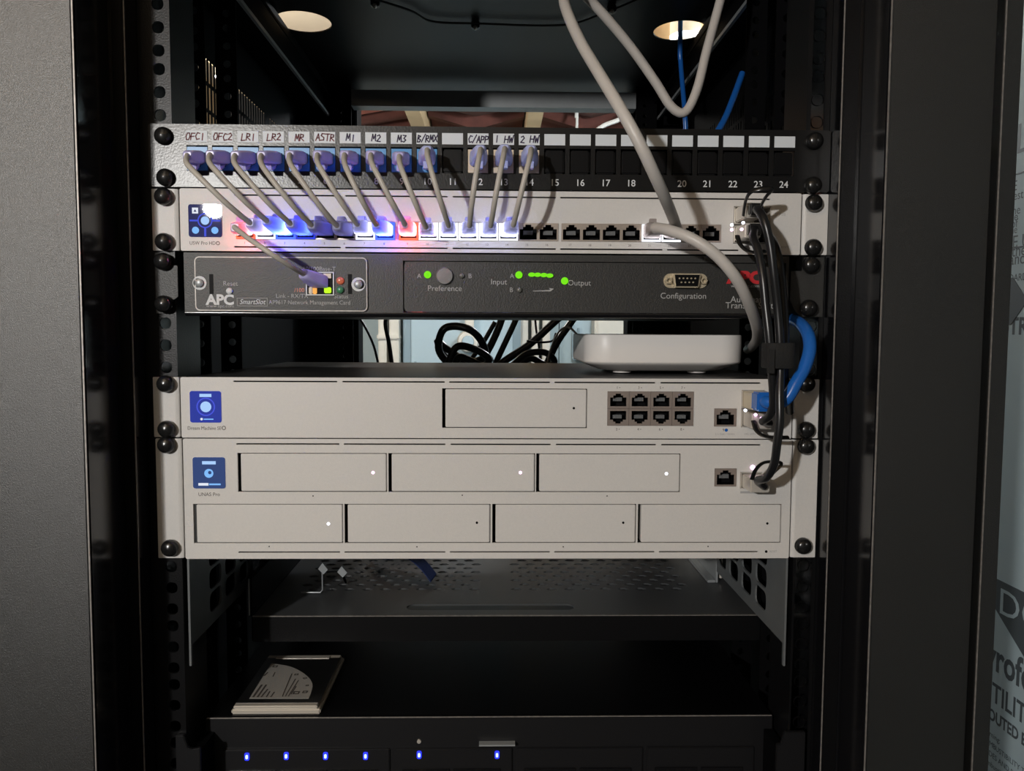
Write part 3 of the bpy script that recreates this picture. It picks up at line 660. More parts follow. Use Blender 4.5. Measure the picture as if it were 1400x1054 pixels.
# control panel details
KY = AY+.0005
def led(px, py, m_, rx=.0026, nm='status_light'):
    x, z = A(px, py); return disc(x, z, rx, KY, .0010, m_, ats, nm, dome=.0010)
led(584.5, 375.5, LGRN); led(709.5, 375.8, LGRN); led(772, 384, LGRN); led(631.5, 377, LOFF, .0019); led(710, 396.5, LOFF, .0020)
for k, px in enumerate((727, 735, 743.5, 751.5)):
    x, z = A(px, 375.5+0.35*k*k*.4); mb = MB().prism(ell(x, z, .0026, .0015, 14), KY-.0012, KY-.0001); mb.build('flow_light', LGRN, ats)
x, z = A(608, 377.5); MB().lathe([(.0062, 0), (.0062, .0012), (.0055, .0022), (0, .0024)], (x, KY, z), n=28).build('preference_button', mat('button_grey', (.16, .16, .16), .45), ats, smooth=True)
for s, px, py, sz in (('A', 573, 377.5, .0046), ('B', 642.5, 377.5, .0046), ('Preference', 608, 394.5, .0056), ('A', 700, 377.5, .0046), ('Input', 682, 385.5, .0056), ('B', 699, 396.5, .0046), ('Output', 792, 387, .0056), ('Configuration', 934.5, 404.8, .0060)):
    x, z = A(px, py); text(s, x, z, sz, KY, GPRINT, ats)
x, z = A(741, 397); MB().prism([(x-.0065, z-.0003), (x+.006, z+.0004), (x+.005, z+.0018), (x+.0085, z+.0012), (x+.0062, z-.0006), (x-.0065, z-.0007)], KY-.0001, KY).build('flow_arrow', GPRINT, ats)
x, z = A(1019, 380); text('APC', x, z, .0115, KY, REDP, ats, bold=.0007, sx=1.15, label='red lettering')
x, z = A(1019, 391); text('www.apc.com', x, z, .0030, KY, GPRINT, ats, sx=1.2)
x, z = A(997, 409.5); text('Automatic', x+.001, z, .0064, KY, GPRINT, ats, align='LEFT')
x, z = A(992, 417.8); text('Transfer Switch', x, z, .0064, KY, GPRINT, ats, align='LEFT')
x, z = A(937, 384)
db = front_plate(rrect(x-.0158, x+.0158, z-.0052, z+.0052, .0048, 5), [ell(x-.0126, z, .0015, .0015, 12), ell(x+.0126, z, .0015, .0015, 12)], KY-.0012, .0011).build('serial_connector', BRASS, ats)
sh_ = [(x-.0102, z+.0050), (x-.0088, z-.0050), (x+.0088, z-.0050), (x+.0102, z+.0050)]
MB().prism(sh_, KY-.0055, KY-.0013).build('connector_shell', BRASS, db, bevel=.0008)
MB().prism([(x-.0088, z+.0040), (x-.0077, z-.0040), (x+.0077, z-.0040), (x+.0088, z+.0040)], KY-.0060, KY-.0056).build('connector_face', CAV, db)
for j in range(9):
    xx = x-.0056+(j if j < 5 else j-4.5)*.0028; zz = z+(.0014 if j < 5 else -.0014); MB().lathe([(.0006, 0), (.0006, .0009), (0, .001)], (xx, KY-.0060, zz), n=8).build('pin', BRASS, db)
for sx_ in (-1, 1): MB().lathe([(.0026, 0), (.0026, .003), (.0015, .003), (.0015, .0005), (0, .0005)], (x+sx_*.0126, KY-.0012, z), n=6).build('hex_post', BRASS, db)
# ears
for s, e0, e1 in ((-1, 212, 243), (1, 1081, 1126)):
    xa_, xb_ = at(e0, 388, -.0022).x, at(e1, 388, -.0022).x
    if s < 0: poly = [(xa_, az0), (xb_-.006, az0), (xb_-.0045, az0+.009), (xb_, az0+.012), (xb_, az1-.009), (xb_-.008, az1-.008), (xb_-.010, az1), (xa_, az1)]
    else: poly = [(xb_, az0), (xb_, az1), (xa_+.010, az1), (xa_+.008, az1-.010), (xa_, az1-.010), (xa_, az0+.012), (xa_+.004, az0+.004), (xa_+.008, az0)]
    MB().prism(poly, -.0022, -.0002).build('rack_ear', CHARC, ats, bevel=.0002)
    xm, xn = (xb_, axl) if s < 0 else (axr, xa_)
    MB().box(xm-.0005, xn+.0005, .012, .014, az0+.006, az1-.006).build('ear_bracket', BLACKM, ats)
screws(ats, [(221, 357), (222.5, 415.5), (1110, 362), (1107, 421)])

# ================================================================== GATEWAY
gx = -0.0013
segs = [(319, 461), (468, 608), (614, 752), (758, 896), (903, 1040)]
hol = vents(segs, 521.5, 523.5, FY)
def G(px, py): q = at(px, py, FY); return q.x, q.z
bx0, bz0 = G(604.5, 585); bx1, bz1 = G(803, 531.5); hol.append(rect(bx0, bx1, bz0, bz1))
px0, pz0_ = G(830, 582); px1, pz1_ = G(948.5, 535.3); hol.append(rect(px0, px1, pz0_, pz1_))
wx0, wz0 = G(976, 583); wx1, wz1 = G(1007, 558.4); hol.append(rect(wx0, wx1, wz0, wz1))
fx0, fz0 = G(1013, 584); fx1, fz1 = G(1046, 533.5); hol.append(rect(fx0, fx1, fz0, fz1))
gw, z0, z1 = silver_device('network_gateway', 'silver network gateway with royal blue screen and one drive bay, under the white router', 'gateway', 2, 1, gx, .285, hol)
def tray(root, x0, x1, z0, z1, gapx=.0024, gap=.0006, led_px=None, ledm=None):
    t_ = MB().box(x0+gapx, x1-gap, FY-.0001, FY+.010, z0+gap, z1-gap).build('drive_tray', SILVER, root, bevel=.0004)
    MB().box(x0-.0005, x1+.0005, FY+.0105, FY+.0135, z0-.0005, z1+.0005).build('bay_back', CAV, t_)
    if led_px:
        x, z = G(*led_px); disc(x, z, .0011 if ledm is not CAV else .0009, FY-.0001, .00015, ledm, t_, 'tray_light')
    return t_
tray(gw, bx0, bx1, bz0, bz1, led_px=(784.5, 558), ledm=CAV)
o, cx, cz, ww, sy = screen(gw, 260, 302.5, 534.5, 577.5, FY, SCR2)
disc(cx+.0003, cz, ww*.175, sy, .0002, UIP, o, 'ui_dot'); ring(cx+.0003, cz, ww*.26, ww*.30, sy, .00015, UIR, o, 'ui_ring')
MB().box(cx-ww*.18, cx+ww*.20, sy-.0002, sy, cz+ww*.32, cz+ww*.42).build('ui_bar', UIP, o); disc(cx-ww*.13, cz-ww*.40, ww*.04, sy, .0002, UIW, o, 'ui_dot')
MB().box(cx-ww*.06, cx+ww*.25, sy-.0002, sy, cz-ww*.42, cz-ww*.385).build('ui_bar', UIB, o)
x, z = G(279.5, 585.5); text('Dream Machine SE', x, z, .0036, FY, DPRINT, gw, sx=.88); x, z = G(306, 585); ring(x, z, .0010, .0015, FY, .0001, DPRINT, gw, 'logo_ring')
cw_ = (px1-px0)/4; ch_ = (pz1_-pz0_)/2
PU = make_port(.0118, .0092, cw_-.0002, ch_-.0002, True, PORTGREY); PD = make_port(.0118, .0092, cw_-.0002, ch_-.0002, False, PORTGREY)
for i in range(4):
    for j, P in ((1, PU), (0, PD)):
        xx = px0+(i+.5)*cw_; zz = pz0_+(j+.5)*ch_; put_port(gw, P, xx, zz, FY)
        text(str(2*i+(1 if j else 2))+' •', xx, zz+(1 if j else -1)*(ch_/2+.0026), .0026, FY, DPRINT, gw, 'port_number')
PWAN = make_port(.0128, .0106, wx1-wx0-.0002, wz1-wz0-.0002, True, PORTGREY)
put_port(gw, PWAN, (wx0+wx1)/2, (wz0+wz1)/2, FY)
x, z = G(991, 588); text('9', x-.001, z, .003, FY, DPRINT, gw, 'port_number'); x, z = G(993, 588); disc(x, z, .0012, FY, .0001, CBLUE, gw, 'port_mark')
x, z = G(991, 593.5); text('2.5 GbE / WAN', x, z, .0022, FY, GPRINT, gw); x, z = G(1025, 593.5); text('10G SFP+', x, z, .0022, FY, GPRINT, gw)
for j in range(2):
    hh = (fz1-fz0)/2; zz0 = fz0+j*hh+.0003; zz1 = zz0+hh-.0006
    cg = front_plate(rect(fx0+.0002, fx1-.0002, zz0, zz1), [rect(fx0+.0008, fx1-.0008, zz0+.0006, zz1-.0006)], FY-.0006, .02).build('module_cage', NICKEL, gw)
    MB().box(fx0+.0004, fx1-.0004, FY+.0195, FY+.021, zz0, zz1).build('cage_back', CAV, cg)
for px, py, m_ in ((1019, 561, LWHT), (1033, 567, LPINK), (1041, 572, LPINK)):
    q = at(px, py, -.0302); disc(q.x, q.z, .0011, -.0302, .0004, m_, gw, 'link_light', n=12)
screws(gw, [(225, 525), (226.5, 587), (1104, 525), (1103.5, 588)])

# ================================================================== STORAGE SERVER (7 bays)
nx = -0.0005
segs = [(323, 464), (470, 609), (616, 753), (760, 897), (904, 1040)]
segb = [(326, 465), (471, 609), (615, 752), (758, 895), (901, 1036)]
hol = vents(segs, 606.5, 608.5, FY)+vents(segb, 754.5, 754.5, FY)
trays = []
zt1, zt0 = G(620, 619.6)[1], G(620, 672.6)[1]; zb1, zb0 = G(660, 688.9)[1], G(660, 742.3)[1]
for a, b, lp, lm in ((325, 529, (510, 646), LPINK), (531, 731.5, (711.5, 646), LPINK), (733, 930, (911, 647.5), LWHT)):
    trays.append((G(a, 646)[0], G(b, 646)[0], zt0, zt1, lp, lm))
for a, b, lp, lm in ((264.5, 469, (449, 716), LWHT), (471, 670.5, (652, 714.5), CAV), (673, 869.5, (852, 714.5), CAV), (872, 1068, (1049, 715.5), CAV)):
    trays.append((G(a, 715)[0], G(b, 715)[0], zb0, zb1, lp, lm))
hol += [rect(t_[0], t_[1]+.00002, t_[2], t_[3]) for t_ in trays]
# keep a thin web between neighbours
ux0, uz0 = G(976.5, 665); ux1, uz1 = G(1007, 640.3); hol.append(rect(ux0, ux1, uz0, uz1))
vx0, vz0 = G(1011.5, 668); vx1, vz1 = G(1042, 645.5); hol.append(rect(vx0, vx1, vz0, vz1))
nas, z0, z1 = silver_device('storage_server', 'silver two-unit storage server with seven drive bays and a slate blue screen', 'storage server', 0, 2, nx, .32, hol)
for t_ in trays: tray(nas, *t_[:4], led_px=t_[4], ledm=t_[5])
o, cx, cz, ww, sy = screen(nas, 264, 308, 625, 667.5, FY, SCR3)
front_plate(ell(cx, cz-.0003, ww*.14, ww*.14), [ell(cx+ww*.03, cz+ww*.01, ww*.055, ww*.055)], sy-.0002, .0002).build('ui_dial', UIB, o)
MB().box(cx-ww*.20, cx+ww*.22, sy-.0002, sy, cz+ww*.27, cz+ww*.37).build('ui_bar', UIP, o)
MB().box(cx-ww*.33, cx-ww*.02, sy-.0002, sy, cz-ww*.40, cz-ww*.32).build('ui_bar', UIW, o); MB().box(cx, cx+ww*.36, sy-.0002, sy, cz-ww*.385, cz-ww*.335).build('ui_bar', UIB, o)
x, z = G(286, 676); text('UNAS Pro', x, z, .0038, FY, DPRINT, nas, sx=.95)
PN = make_port(.0128, .0106, ux1-ux0-.0002, uz1-uz0-.0002, True, PORTGREY); put_port(nas, PN, (ux0+ux1)/2, (uz0+uz1)/2, FY)
cg = front_plate(rect(vx0+.0002, vx1-.0002, vz0+.0002, vz1-.0002), [rect(vx0+.0009, vx1-.0009, vz0+.0008, vz1-.0008)], FY-.0006, .02).build('module_cage', NICKEL, nas)
MB().box(vx0+.0004, vx1-.0004, FY+.0195, FY+.021, vz0+.0003, vz1-.0003).build('cage_back', CAV, cg)
x, z = G(1025, 673); MB().box(x-.007, x+.007, FY-.0001, FY, z-.0008, z+.0008).build('port_mark', GPRINT, nas)
x, z = G(1029, 639); disc(x, z, .0017, FY, .0006, LPINK, nas, 'link_light')
x, z = G(1047.5, 754); disc(x, z, .0010, FY, .0001, CAV, nas, 'reset_hole'); text('RESET', x+.0052, z, .0021, FY, GPRINT, nas)
for px, py in ((428, 678), (632, 677), (830, 678), (368, 747), (570, 747.5), (770, 747.5), (968, 747)):
    x, z = G(px, py); disc(x, z, .0005, FY, .0001, CAV, nas, 'pin_hole', n=8)
screws(nas, [(226, 608.5), (231, 750), (1103, 610.5), (1099, 747)])

# ================================================================== WHITE ROUTER on the gateway
RZ = 3*U-.0002
ra = at(801, 480, .045); rb = at(1022, 480, .045); rxc = (ra.x+rb.x)/2; rw = (rb.x-ra.x)/2; ryc = .043+rw
ztop = at(900, 457.5, .045).z; zmid = at(900, 495.5, .045).z
rt = thing('wireless_router', (rxc, ryc, RZ), 'white rounded square wireless router lying on top of the silver gateway', 'router')
def rring(hw, z, cr): return [(rxc+a, ryc+b, z) for a, b in rrect(-hw, hw, -hw, hw, cr, 8)]
mb = MB(); mb.loft([rring(rw-.020, RZ+.0022, .018), rring(rw-.014, RZ+.0032, .019), rring(rw-.006, RZ+.0070, .020), rring(rw-.0012, zmid-.0012, .0208), rring(rw-.0002, zmid, .021), rring(rw, zmid+.0006, .021), rring(rw, ztop-.0010, .021), rring(rw-.0003, ztop-.0003, .0207), rring(rw-.001, ztop, .020), rring(rw-.03, ztop+.0002, .015)])
mb.build('housing', WHITEP, rt, smooth=True)
for sx_ in (-1, 1):
    for sy_ in (-1, 1): MB().lathe([(.0075, 0), (.0075, .0022), (.006, .0028), (0, .0028)], (rxc+sx_*(rw-.033), ryc+sy_*(rw-.030), RZ+.0029), axis=(0, 0, -1), n=20).build('foot', WHITEP, rt, smooth=True)

# ================================================================== CABLES
def boot_mesh(mb, p0, p1, sc=1.0, tab=None):
    p0 = Vector(p0); p1 = Vector(p1); d = p1-p0; rings = []
    for t, w_, h_ in ((0, 5.9, 4.2), (.30, 6.0, 4.5), (.36, 5.4, 4.4), (.62, 4.9, 4.2), (.86, 3.7, 3.6), (.96, 3.2, 3.2), (1, 2.4, 2.5)):
        c = p0+d*t-Vector((0, 0, 0.0))*t; rings.append([(c.x+a*sc, c.y, c.z+b*sc) for a, b in rrect(-w_*mm, w_*mm, -h_*mm, h_*mm, min(w_, h_)*.45*mm, 3)])
    mb.loft(rings)
    if tab:
        r2 = []
        for t, off in ((.02, 4.0), (.10, 5.6), (.34, 7.2), (.46, 7.0), (.50, 4.2)):
            c = p0+d*t; hh = .9*mm if 0.05 < t < .48 else .5*mm
            r2.append([(c.x+a, c.y, c.z+tab*off*mm+b) for a, b in rrect(-2.6*mm, 2.6*mm, -2*hh, hh, .4*mm, 2)])
        mb.loft(r2)
    return mb
cable_r = .00185
def plug(root, face, tip, m, tab, clearm):
    bt = boot_mesh(MB(), (face[0], face[1]-.0022, face[2]), tip, tab=tab).build('boot', m, root, smooth=True)
    MB().box(face[0]-.0055, face[0]+.0055, face[1]-.0022, face[1]+.007, face[2]-.0037, face[2]+.0037).build('plug', clearm, bt, bevel=.0006)
    return bt
PLUGC = translucent('clear_plug', (.45, .48, .6), .6, .1)
NAMES = ['OFC1', 'OFC2', 'LR1', 'LR2', 'MR', 'ASTR', 'M1', 'M2', 'M3', 'B/RMX', None, 'C/APP', '1HW', '2HW']
order = [1, 2, 3, 4, 5, 6, 7, 8, 9, 10, 12, 13, 14]
# where each cable leaves its upper and lower boot in the photo
up_px = {1: (256, 213), 2: (287, 212), 3: (321, 213), 4: (357, 213), 5: (396, 212), 6: (434, 212), 7: (471, 212), 8: (507, 212), 9: (546, 214), 10: (584, 205), 12: (657, 204), 13: (690, 203), 14: (726, 204)}
dn_px = {1: (341, 304), 2: (364, 301), 3: (396, 305), 4: (425, 307), 5: (460, 308), 6: (488, 306), 7: (514, 306), 8: (553, 306), 9: (582, 310), 10: (613, 308), 12: (642, 308), 13: (671, 308), 14: (702, 307)}
for i, n in enumerate(order):
    port = i+2
    jx, px_ = pp_x[n-1], usw_x[port-1]
    a = at(*up_px[n], -.0285); b = at(*dn_px[n], -.0300)
    col = PORTCOL.get(port)
    word = {'red': 'glowing red', 'white': 'glowing white', 'blue': 'glowing blue', 'dim': 'dim blue', None: 'unlit'}[col]
    r = thing('patch_cable', (a.x, -.03, b.z), 'thin grey patch cable with violet boots from label %s down to a switch port' % NAMES[n-1], 'cable', 'short grey patch cables between patch panel and switch')
    plug(r, (jx, PY, z_jack), (a.x, -.0285, a.z), BOOT if n < 10 else BOOTC, -1, PLUGC)
    plug(r, (px_, FY-.0008, zrow), (b.x, -.0300, b.z), BOOTU, 1, PLUGC)
    a0 = Vector((jx, PY-.014, z_jack)).lerp(a, .5); b0 = Vector((px_, FY-.012, zrow)).lerp(b, .5)
    bul = -.043-.004*random.random()
    m1 = a.lerp(b, .30)+Vector((0, 0, 0)); m2 = a.lerp(b, .72)
    bow = (b.x-a.x)
    pts = [a0, a, Vector((a.x+bow*.10, -.040, a.z-.0075)), Vector((a.x+bow*.38+.000, bul-.003, a.z+(b.z-a.z)*.42)), Vector((a.x+bow*.74, bul, a.z+(b.z-a.z)*.76)), b, b0]
    MB().tube(spline(pts, 8), cable_r, 10).build('jacket', CGREY, r, smooth=True)
# cable from switch port 1 to the transfer switch card
a = at(321, 311, -.032); b = at(414, 374, -.026)
r = thing('patch_cable', (a.x, -.03, b.z), 'thin grey patch cable from the red-glowing first switch port down to the charcoal unit', 'cable', 'short grey patch cables between patch panel and switch')
plug(r, (usw_x[0], FY-.0008, zrow), (a.x, -.032, a.z), BOOTU, 1, PLUGC)
jx_, jz_ = (jx0+jx1)/2, (jz0+jz1)/2
bt = boot_mesh(MB(), (jx_, CY-.002, jz_+.001), (b.x, -.026, b.z), tab=None).build('boot', BOOT, r, smooth=True)
MB().box(jx_-.0055, jx_+.0055, CY-.002, CY-.0004, jz_-.003, jz_+.004).build('plug', PLUGC, bt)
pts = [Vector((usw_x[0], -.016, zrow)).lerp(a, .5), a, at(340, 326, -.044), at(368, 345, -.050), at(395, 362, -.042), b, b.lerp(Vector((jx_, -.012, jz_)), .4)]
MB().tube(spline(pts), cable_r, 10).build('jacket', CGREY, r, smooth=True)

# thick light-grey cables
r = thing('network_cable', (at(925, 300, -.03)), 'thick light grey cable looping above the patch panel and dropping into the lit switch port', 'cable')
ORG[r.name] = Vector(r.location)
pts = [at(1000, -60, .10), at(986, -4, .085), at(966, 70, .075), at(953, 122, .07), at(937, 153, .068), at(918, 146, .068), at(896, 112, .066), at(862, 64, .06), at(826, 21, .05), at(800, -6, .04), at(782, -22, .02), at(771, -6, -.005), at(776, 18, -.030), at(794, 58, -.055), at(820, 102, -.080), at(849, 150, -.100), at(874, 195, -.105), at(893, 235, -.100), at(908, 268, -.085), at(918, 292, -.060), at(923, 305, -.038), at(924.5, 312, -.022)]
MB().tube(spline(pts, 6), .0037, 14).build('jacket', CTHICK, r, smooth=True)
bt = boot_mesh(MB(), (usw_x[21], FY-.003, zrow), (at(924, 311, -.024).x, -.024, zrow-.0015), tab=1).build('boot', BOOTG, r, smooth=True)
r = thing('network_cable', (at(980, 360, -.05)), 'thick light grey cable curving from the switch down to the back of the white router', 'cable')
ORG[r.name] = Vector(r.location)
pts = [at(893, 311, -.020), at(899, 312, -.034), at(915, 315, -.048), at(945, 326, -.058), at(978, 348, -.062), at(1006, 380, -.060), at(1024, 415, -.045), at(1034, 445, -.015), at(1035, 462, .025), at(1029, 473, .075), at(1022, 478, .12)]
MB().tube(spline(pts, 7), .0038, 14).build('jacket', CTHICK, r, smooth=True)
boot_mesh(MB(), (usw_x[20], FY-.003, zrow), (at(894, 310, -.03).x, -.030, zrow+.0005), sc=1.08, tab=1).build('boot', BOOTG, r, smooth=True)

# black twin-ax cables with metal modules
def module(root, x0, x1, z0, z1, y0, y1, m=NICKEL):
    b_ = MB().box(x0, x1, y0, y1, z0, z1).build('module', m, root, bevel=.0006)
    MB().box(x0+.001, x1-.001, y0-.006, y0-.0001, z0+.001, z1-.001).build('strain_relief', PLAST, b_, bevel=.001)
    return b_
colx0, colx1 = sA.x+.0012, sA.x+sw/2-.0012
zmidU = sD.z+sh/2
def loop_tab(root, pts):
    MB().tube(spline(pts, 6), .0019, 8, flat=.45).build('pull_tab', PLAST, root, smooth=True)
# A: switch upper -> storage server
r = thing('direct_attach_cable', (at(1062, 480, -.05)), 'black direct attach cable from the upper switch module down to the storage server', 'cable'); ORG[r.name] = Vector(r.location)
module(r, colx0, colx1, zmidU+.0016, sT.z-.0014, -.028, FY+.012)
p_ = Vector(((colx0+colx1)/2, -.032, zmidU+.006))
pts = [p_, at(1036, 287, -.048), at(1045, 302, -.058), at(1053, 335, -.060), at(1058, 375, -.060), at(1063, 420, -.058), at(1066, 460, -.058), at(1067, 500, -.058), at(1066, 540, -.062), at(1066, 575, -.064), at(1062, 610, -.062), at(1058, 635, -.056), at(1048, 653, -.046), at(1036, 657, -.034), Vector(((vx0+vx1)/2+.002, -.026, (vz0+vz1)/2))]
MB().tube(spline(pts), .0028, 12).build('jacket', CBLACK, r, smooth=True)
MB().box(vx0+.0012, vx1-.0012, -.024, FY+.010, vz0+.0012, vz1-.0012).build('module', NICKEL, r, bevel=.0006)
loop_tab(r, [at(1016, 295, -.030), at(1019, 276, -.034), at(1026, 263, -.040), at(1040, 258, -.044), at(1056, 258, -.044), at(1048, 268, -.040), at(1041, 280, -.034), at(1038, 290, -.03)])
loop_tab(r, [at(1028, 655, -.028), at(1034, 641, -.032), at(1046, 632, -.036), at(1068, 633, -.038), at(1058, 645, -.036), at(1046, 655, -.030)])
# B: switch lower -> gateway lower
r = thing('direct_attach_cable', (at(1045, 480, -.05)), 'black direct attach cable from the lower switch module down to the gateway', 'cable'); ORG[r.name] = Vector(r.location)
module(r, colx0, colx1, sD.z+.0014, zmidU-.0016, -.026, FY+.012)
hh = (fz1-fz0)/2
p_ = Vector(((colx0+colx1)/2, -.030, zmidU-.006))
pts = [p_, at(1030, 325, -.040), at(1037, 345, -.048), at(1043, 380, -.054), at(1047, 420, -.056), at(1051, 455, -.058), at(1054, 490, -.058), at(1056, 520, -.056), at(1057, 550, -.052), at(1052, 568, -.046), at(1043, 576, -.038), Vector(((fx0+fx1)/2+.003, -.030, fz0+hh*.45))]
MB().tube(spline(pts), .0028, 12).build('jacket', CBLACK, r, smooth=True)
MB().box(fx0+.0012, fx1-.0012, -.024, FY+.010, fz0+.0012, fz0+hh-.0014).build('module', NICKEL, r, bevel=.0006)
loop_tab(r, [at(1008, 322, -.028), at(1012, 334, -.032), at(1022, 343, -.036), at(1034, 345, -.038), at(1046, 343, -.036)])
loop_tab(r, [at(1030, 575, -.028), at(1034, 588, -.032), at(1044, 596, -.036), at(1058, 598, -.038), at(1078, 598, -.036)])
# C: third dark cable behind
r = MB().tube(spline([at(1040, 312, .002), at(1056, 330, -.028), at(1064, 356, -.042), at(1069, 395, -.044), at(1072, 440, -.046), at(1072, 480, -.048), at(1072, 515, -.046), at(1078, 540, -.034), at(1080, 562, -.016)]), .0032, 12).build('power_lead', CBLACK, None, smooth=True)
tag(r, 'black cable behind the two direct attach cables, rightmost of the bundle', 'cable')
# velcro wrap
c0 = at(1063, 486, -.055); hw_, hd = .0092, .0090
ring_ = lambda z, e: [(c0.x+a*e, -.056+b*e, z) for a, b in rrect(-hw_, hw_, -hd, hd, .006, 5)]
zA, zB = at(1063, 504, -.066).z, at(1063, 469, -.066).z
mb = MB(); mb.loft([ring_(zA, 1), ring_(zA+.001, 1.06), ring_(zB-.001, 1.06), ring_(zB, 1)]); mb.box(c0.x-.010, c0.x-.006, -.067, -.064, zA-.003, zB-.004)
tag(mb.build('cable_strap', VELCRO, None, smooth=True), 'black hook-and-loop strap wrapped around the black cable bundle', 'strap')

# blue patch lead with module
r = thing('network_cable', (at(1095, 500, -.04)), 'short thick blue network cable curving from the gateway up behind the charcoal unit', 'cable'); ORG[r.name] = Vector(r.location)
mz0, mz1 = fz0+hh+.0010, fz1-.0008
MB().box(fx0+.0010, fx1-.0010, -.030, FY+.012, mz0, mz1).build('module', BRASS, r, bevel=.0005)
q0 = at(1040, 548, -.034)
MB().box(q0.x-.0055, q0.x+.0055, -.044, -.0302, q0.z-.0065, q0.z+.0065).build('plug', CBLUE, r, bevel=.0012)
pts = [Vector((q0.x, -.042, q0.z)), at(1050, 550, -.047), at(1064, 551, -.050), at(1077, 543, -.052), at(1088, 524, -.052), at(1100, 502, -.050), at(1107, 478, -.046), at(1105, 458, -.038), at(1096, 444, -.022), at(1084, 437, .005), at(1075, 434, .04)]
MB().tube(spline(pts, 7), .0043, 14).build('jacket', CBLUE, r, smooth=True)

# ================================================================== BELOW: support plates, shelf, server, drive
for s, px in ((-1, 257), (1, 1075.5)):
    X = at(px, 800, 0).x
    hl = []
    for col in range(8):
        for row in range(3):
            y = .057+col*.037; z = -.0125-.0186*row
            hl.append(rrect(y-.0135, y+.0135, z-.0080, z+.0080, .0052, 3))
    vs, fs = plate(rect(.004, .36, -.0672, -.0006), hl, .0015)
    r = thing('support_plate', (X, .15, -.0672), 'perforated steel support plate hanging under the storage server, %s side' % ('left' if s < 0 else 'right'), 'bracket', 'support plates under the storage server')
    m_ = MB(); m_.add([(X+(c if s > 0 else -c), a, b) for a, b, c in vs], fs); m_.build('plate', DARKSTEEL, r)
    zlow = at(px, 911, 0).z
    MB().box(X-.0006, X+.0009, .0008, .0038, zlow, -.0006).build('front_edge', DARKSTEEL, r)
SZ = -.079; SY = .097
shx0 = at(346, 860, SY).x; shx1 = at(1046, 860, SY).x
shelf = thing('rack_shelf', ((shx0+shx1)/2, .25, SZ-.022), 'black perforated rack shelf with a long slot near its front lip', 'shelf')
hl = []
ybands = [(0.168+.0135*r_) for r_ in range(13)]
for r_, y in enumerate(ybands):
    for sgn, x0b in ((-1, -.016), (1, .016)):
        for k in range(10):
            x = .004+x0b+sgn*(k*.0170+(.0085 if r_ % 2 else 0)+.004)
            if abs(x-.004) > .185: continue
            hl.append([(x-.0056, y), (x-.002, y-.0036), (x+.002, y-.0036), (x+.0056, y), (x+.002, y+.0036), (x-.002, y+.0036)])
sl0, sl1 = atz(556, 830, SZ), atz(785, 830, SZ)
hl.append(rrect(sl0.x, sl1.x, sl0.y-.0078, sl0.y+.0078, .007, 5))
vs, fs = plate(rect(shx0, shx1, SY+.0012, .42), hl, .0015)
m_ = MB(); m_.add([(a, b, SZ-.0015+c) for a, b, c in vs], fs); m_.build('shelf_plate', mat('shelf_dark_paint', (.06, .063, .066), .42, spec=.6, bump=.08), shelf)
MB().box(shx0, shx1, SY-.0012, SY+.0010, SZ-.0222, SZ).build('front_lip', PAINT, shelf, bevel=.0005)
MB().box(shx0, shx1, SY-.0015, SY+.0008, SZ+.00005, SZ+.0006).build('worn_lip_edge', WORN, shelf)
for s, xx in ((-1, shx0), (1, shx1)):
    MB().box(xx, xx+s*.0015, SY+.0012, .42, SZ-.022, SZ).build('side_flange', BLACKM, shelf)
MB().box(shx0-.003, shx0-.0005, SY, SY+.28, SZ+.0002, SZ+.033).build('side_rail', BLACKM, shelf)
MB().box(shx0-.0032, shx0-.0022, SY-.0008, SY-.0001, SZ+.001, SZ+.033).build('rail_edge', STEEL, shelf)
# bright slide hardware at right rear of the shelf
q = atz(984, 797, SZ)
r = thing('slide_bracket', (q.x, q.y+.06, SZ), 'bright zinc slide bracket standing at the right end of the perforated shelf', 'bracket')
MB().box(q.x-.004, q.x-.002, q.y, q.y+.20, SZ+.0005, SZ+.045).build('rail', STEEL, r)
MB().box(q.x-.012, q.x-.0045, q.y, q.y+.20, SZ+.0005, SZ+.003).build('foot', STEEL, r)
MB().tube([(q.x+.002, q.y+.004, SZ+.004), (q.x+.002, q.y+.004, SZ+.05)], .0016, 10).build('rod', NICKEL, r, smooth=True)
# loose wire form; its small diamonds imitate light showing through holes
q = atz(441, 812, SZ); r = thing('wire_bracket', (q.x, q.y, SZ), 'small bent wire bracket, left on the shelf, two pale diamonds imitating light through holes', 'bracket')
MB().tube([(q.x-.020, q.y, SZ+.0015), (q.x-.002, q.y, SZ+.0015), (q.x, q.y, SZ+.004), (q.x, q.y, SZ+.020)], .0007, 8).build('wire', STEEL, r, smooth=True)
for dx_, dz_, yy in ((.0002, .024, 0), (.018, .021, .0)):
    cx, cz = q.x+dx_, SZ+dz_; MB().prism([(cx-.004, cz), (cx+.001, cz-.0052), (cx+.005, cz-.0008), (cx-.000, cz+.0055)], q.y-.0006, q.y+.0006).build('tab', STEEL, r)  # pale diamond pieces standing in for light seen through holes
MB().tube([(q.x+.018, q.y+.0005, SZ+.020), (q.x+.016, q.y+.03, SZ+.0015)], .0012, 8).build('wire', BLACKM, r, smooth=True)
MB().tube([(q.x, q.y+.0005, SZ+.021), (q.x+.018, q.y+.0005, SZ+.021)], .0006, 8).build('cross_wire', BLACKM, r, smooth=True)
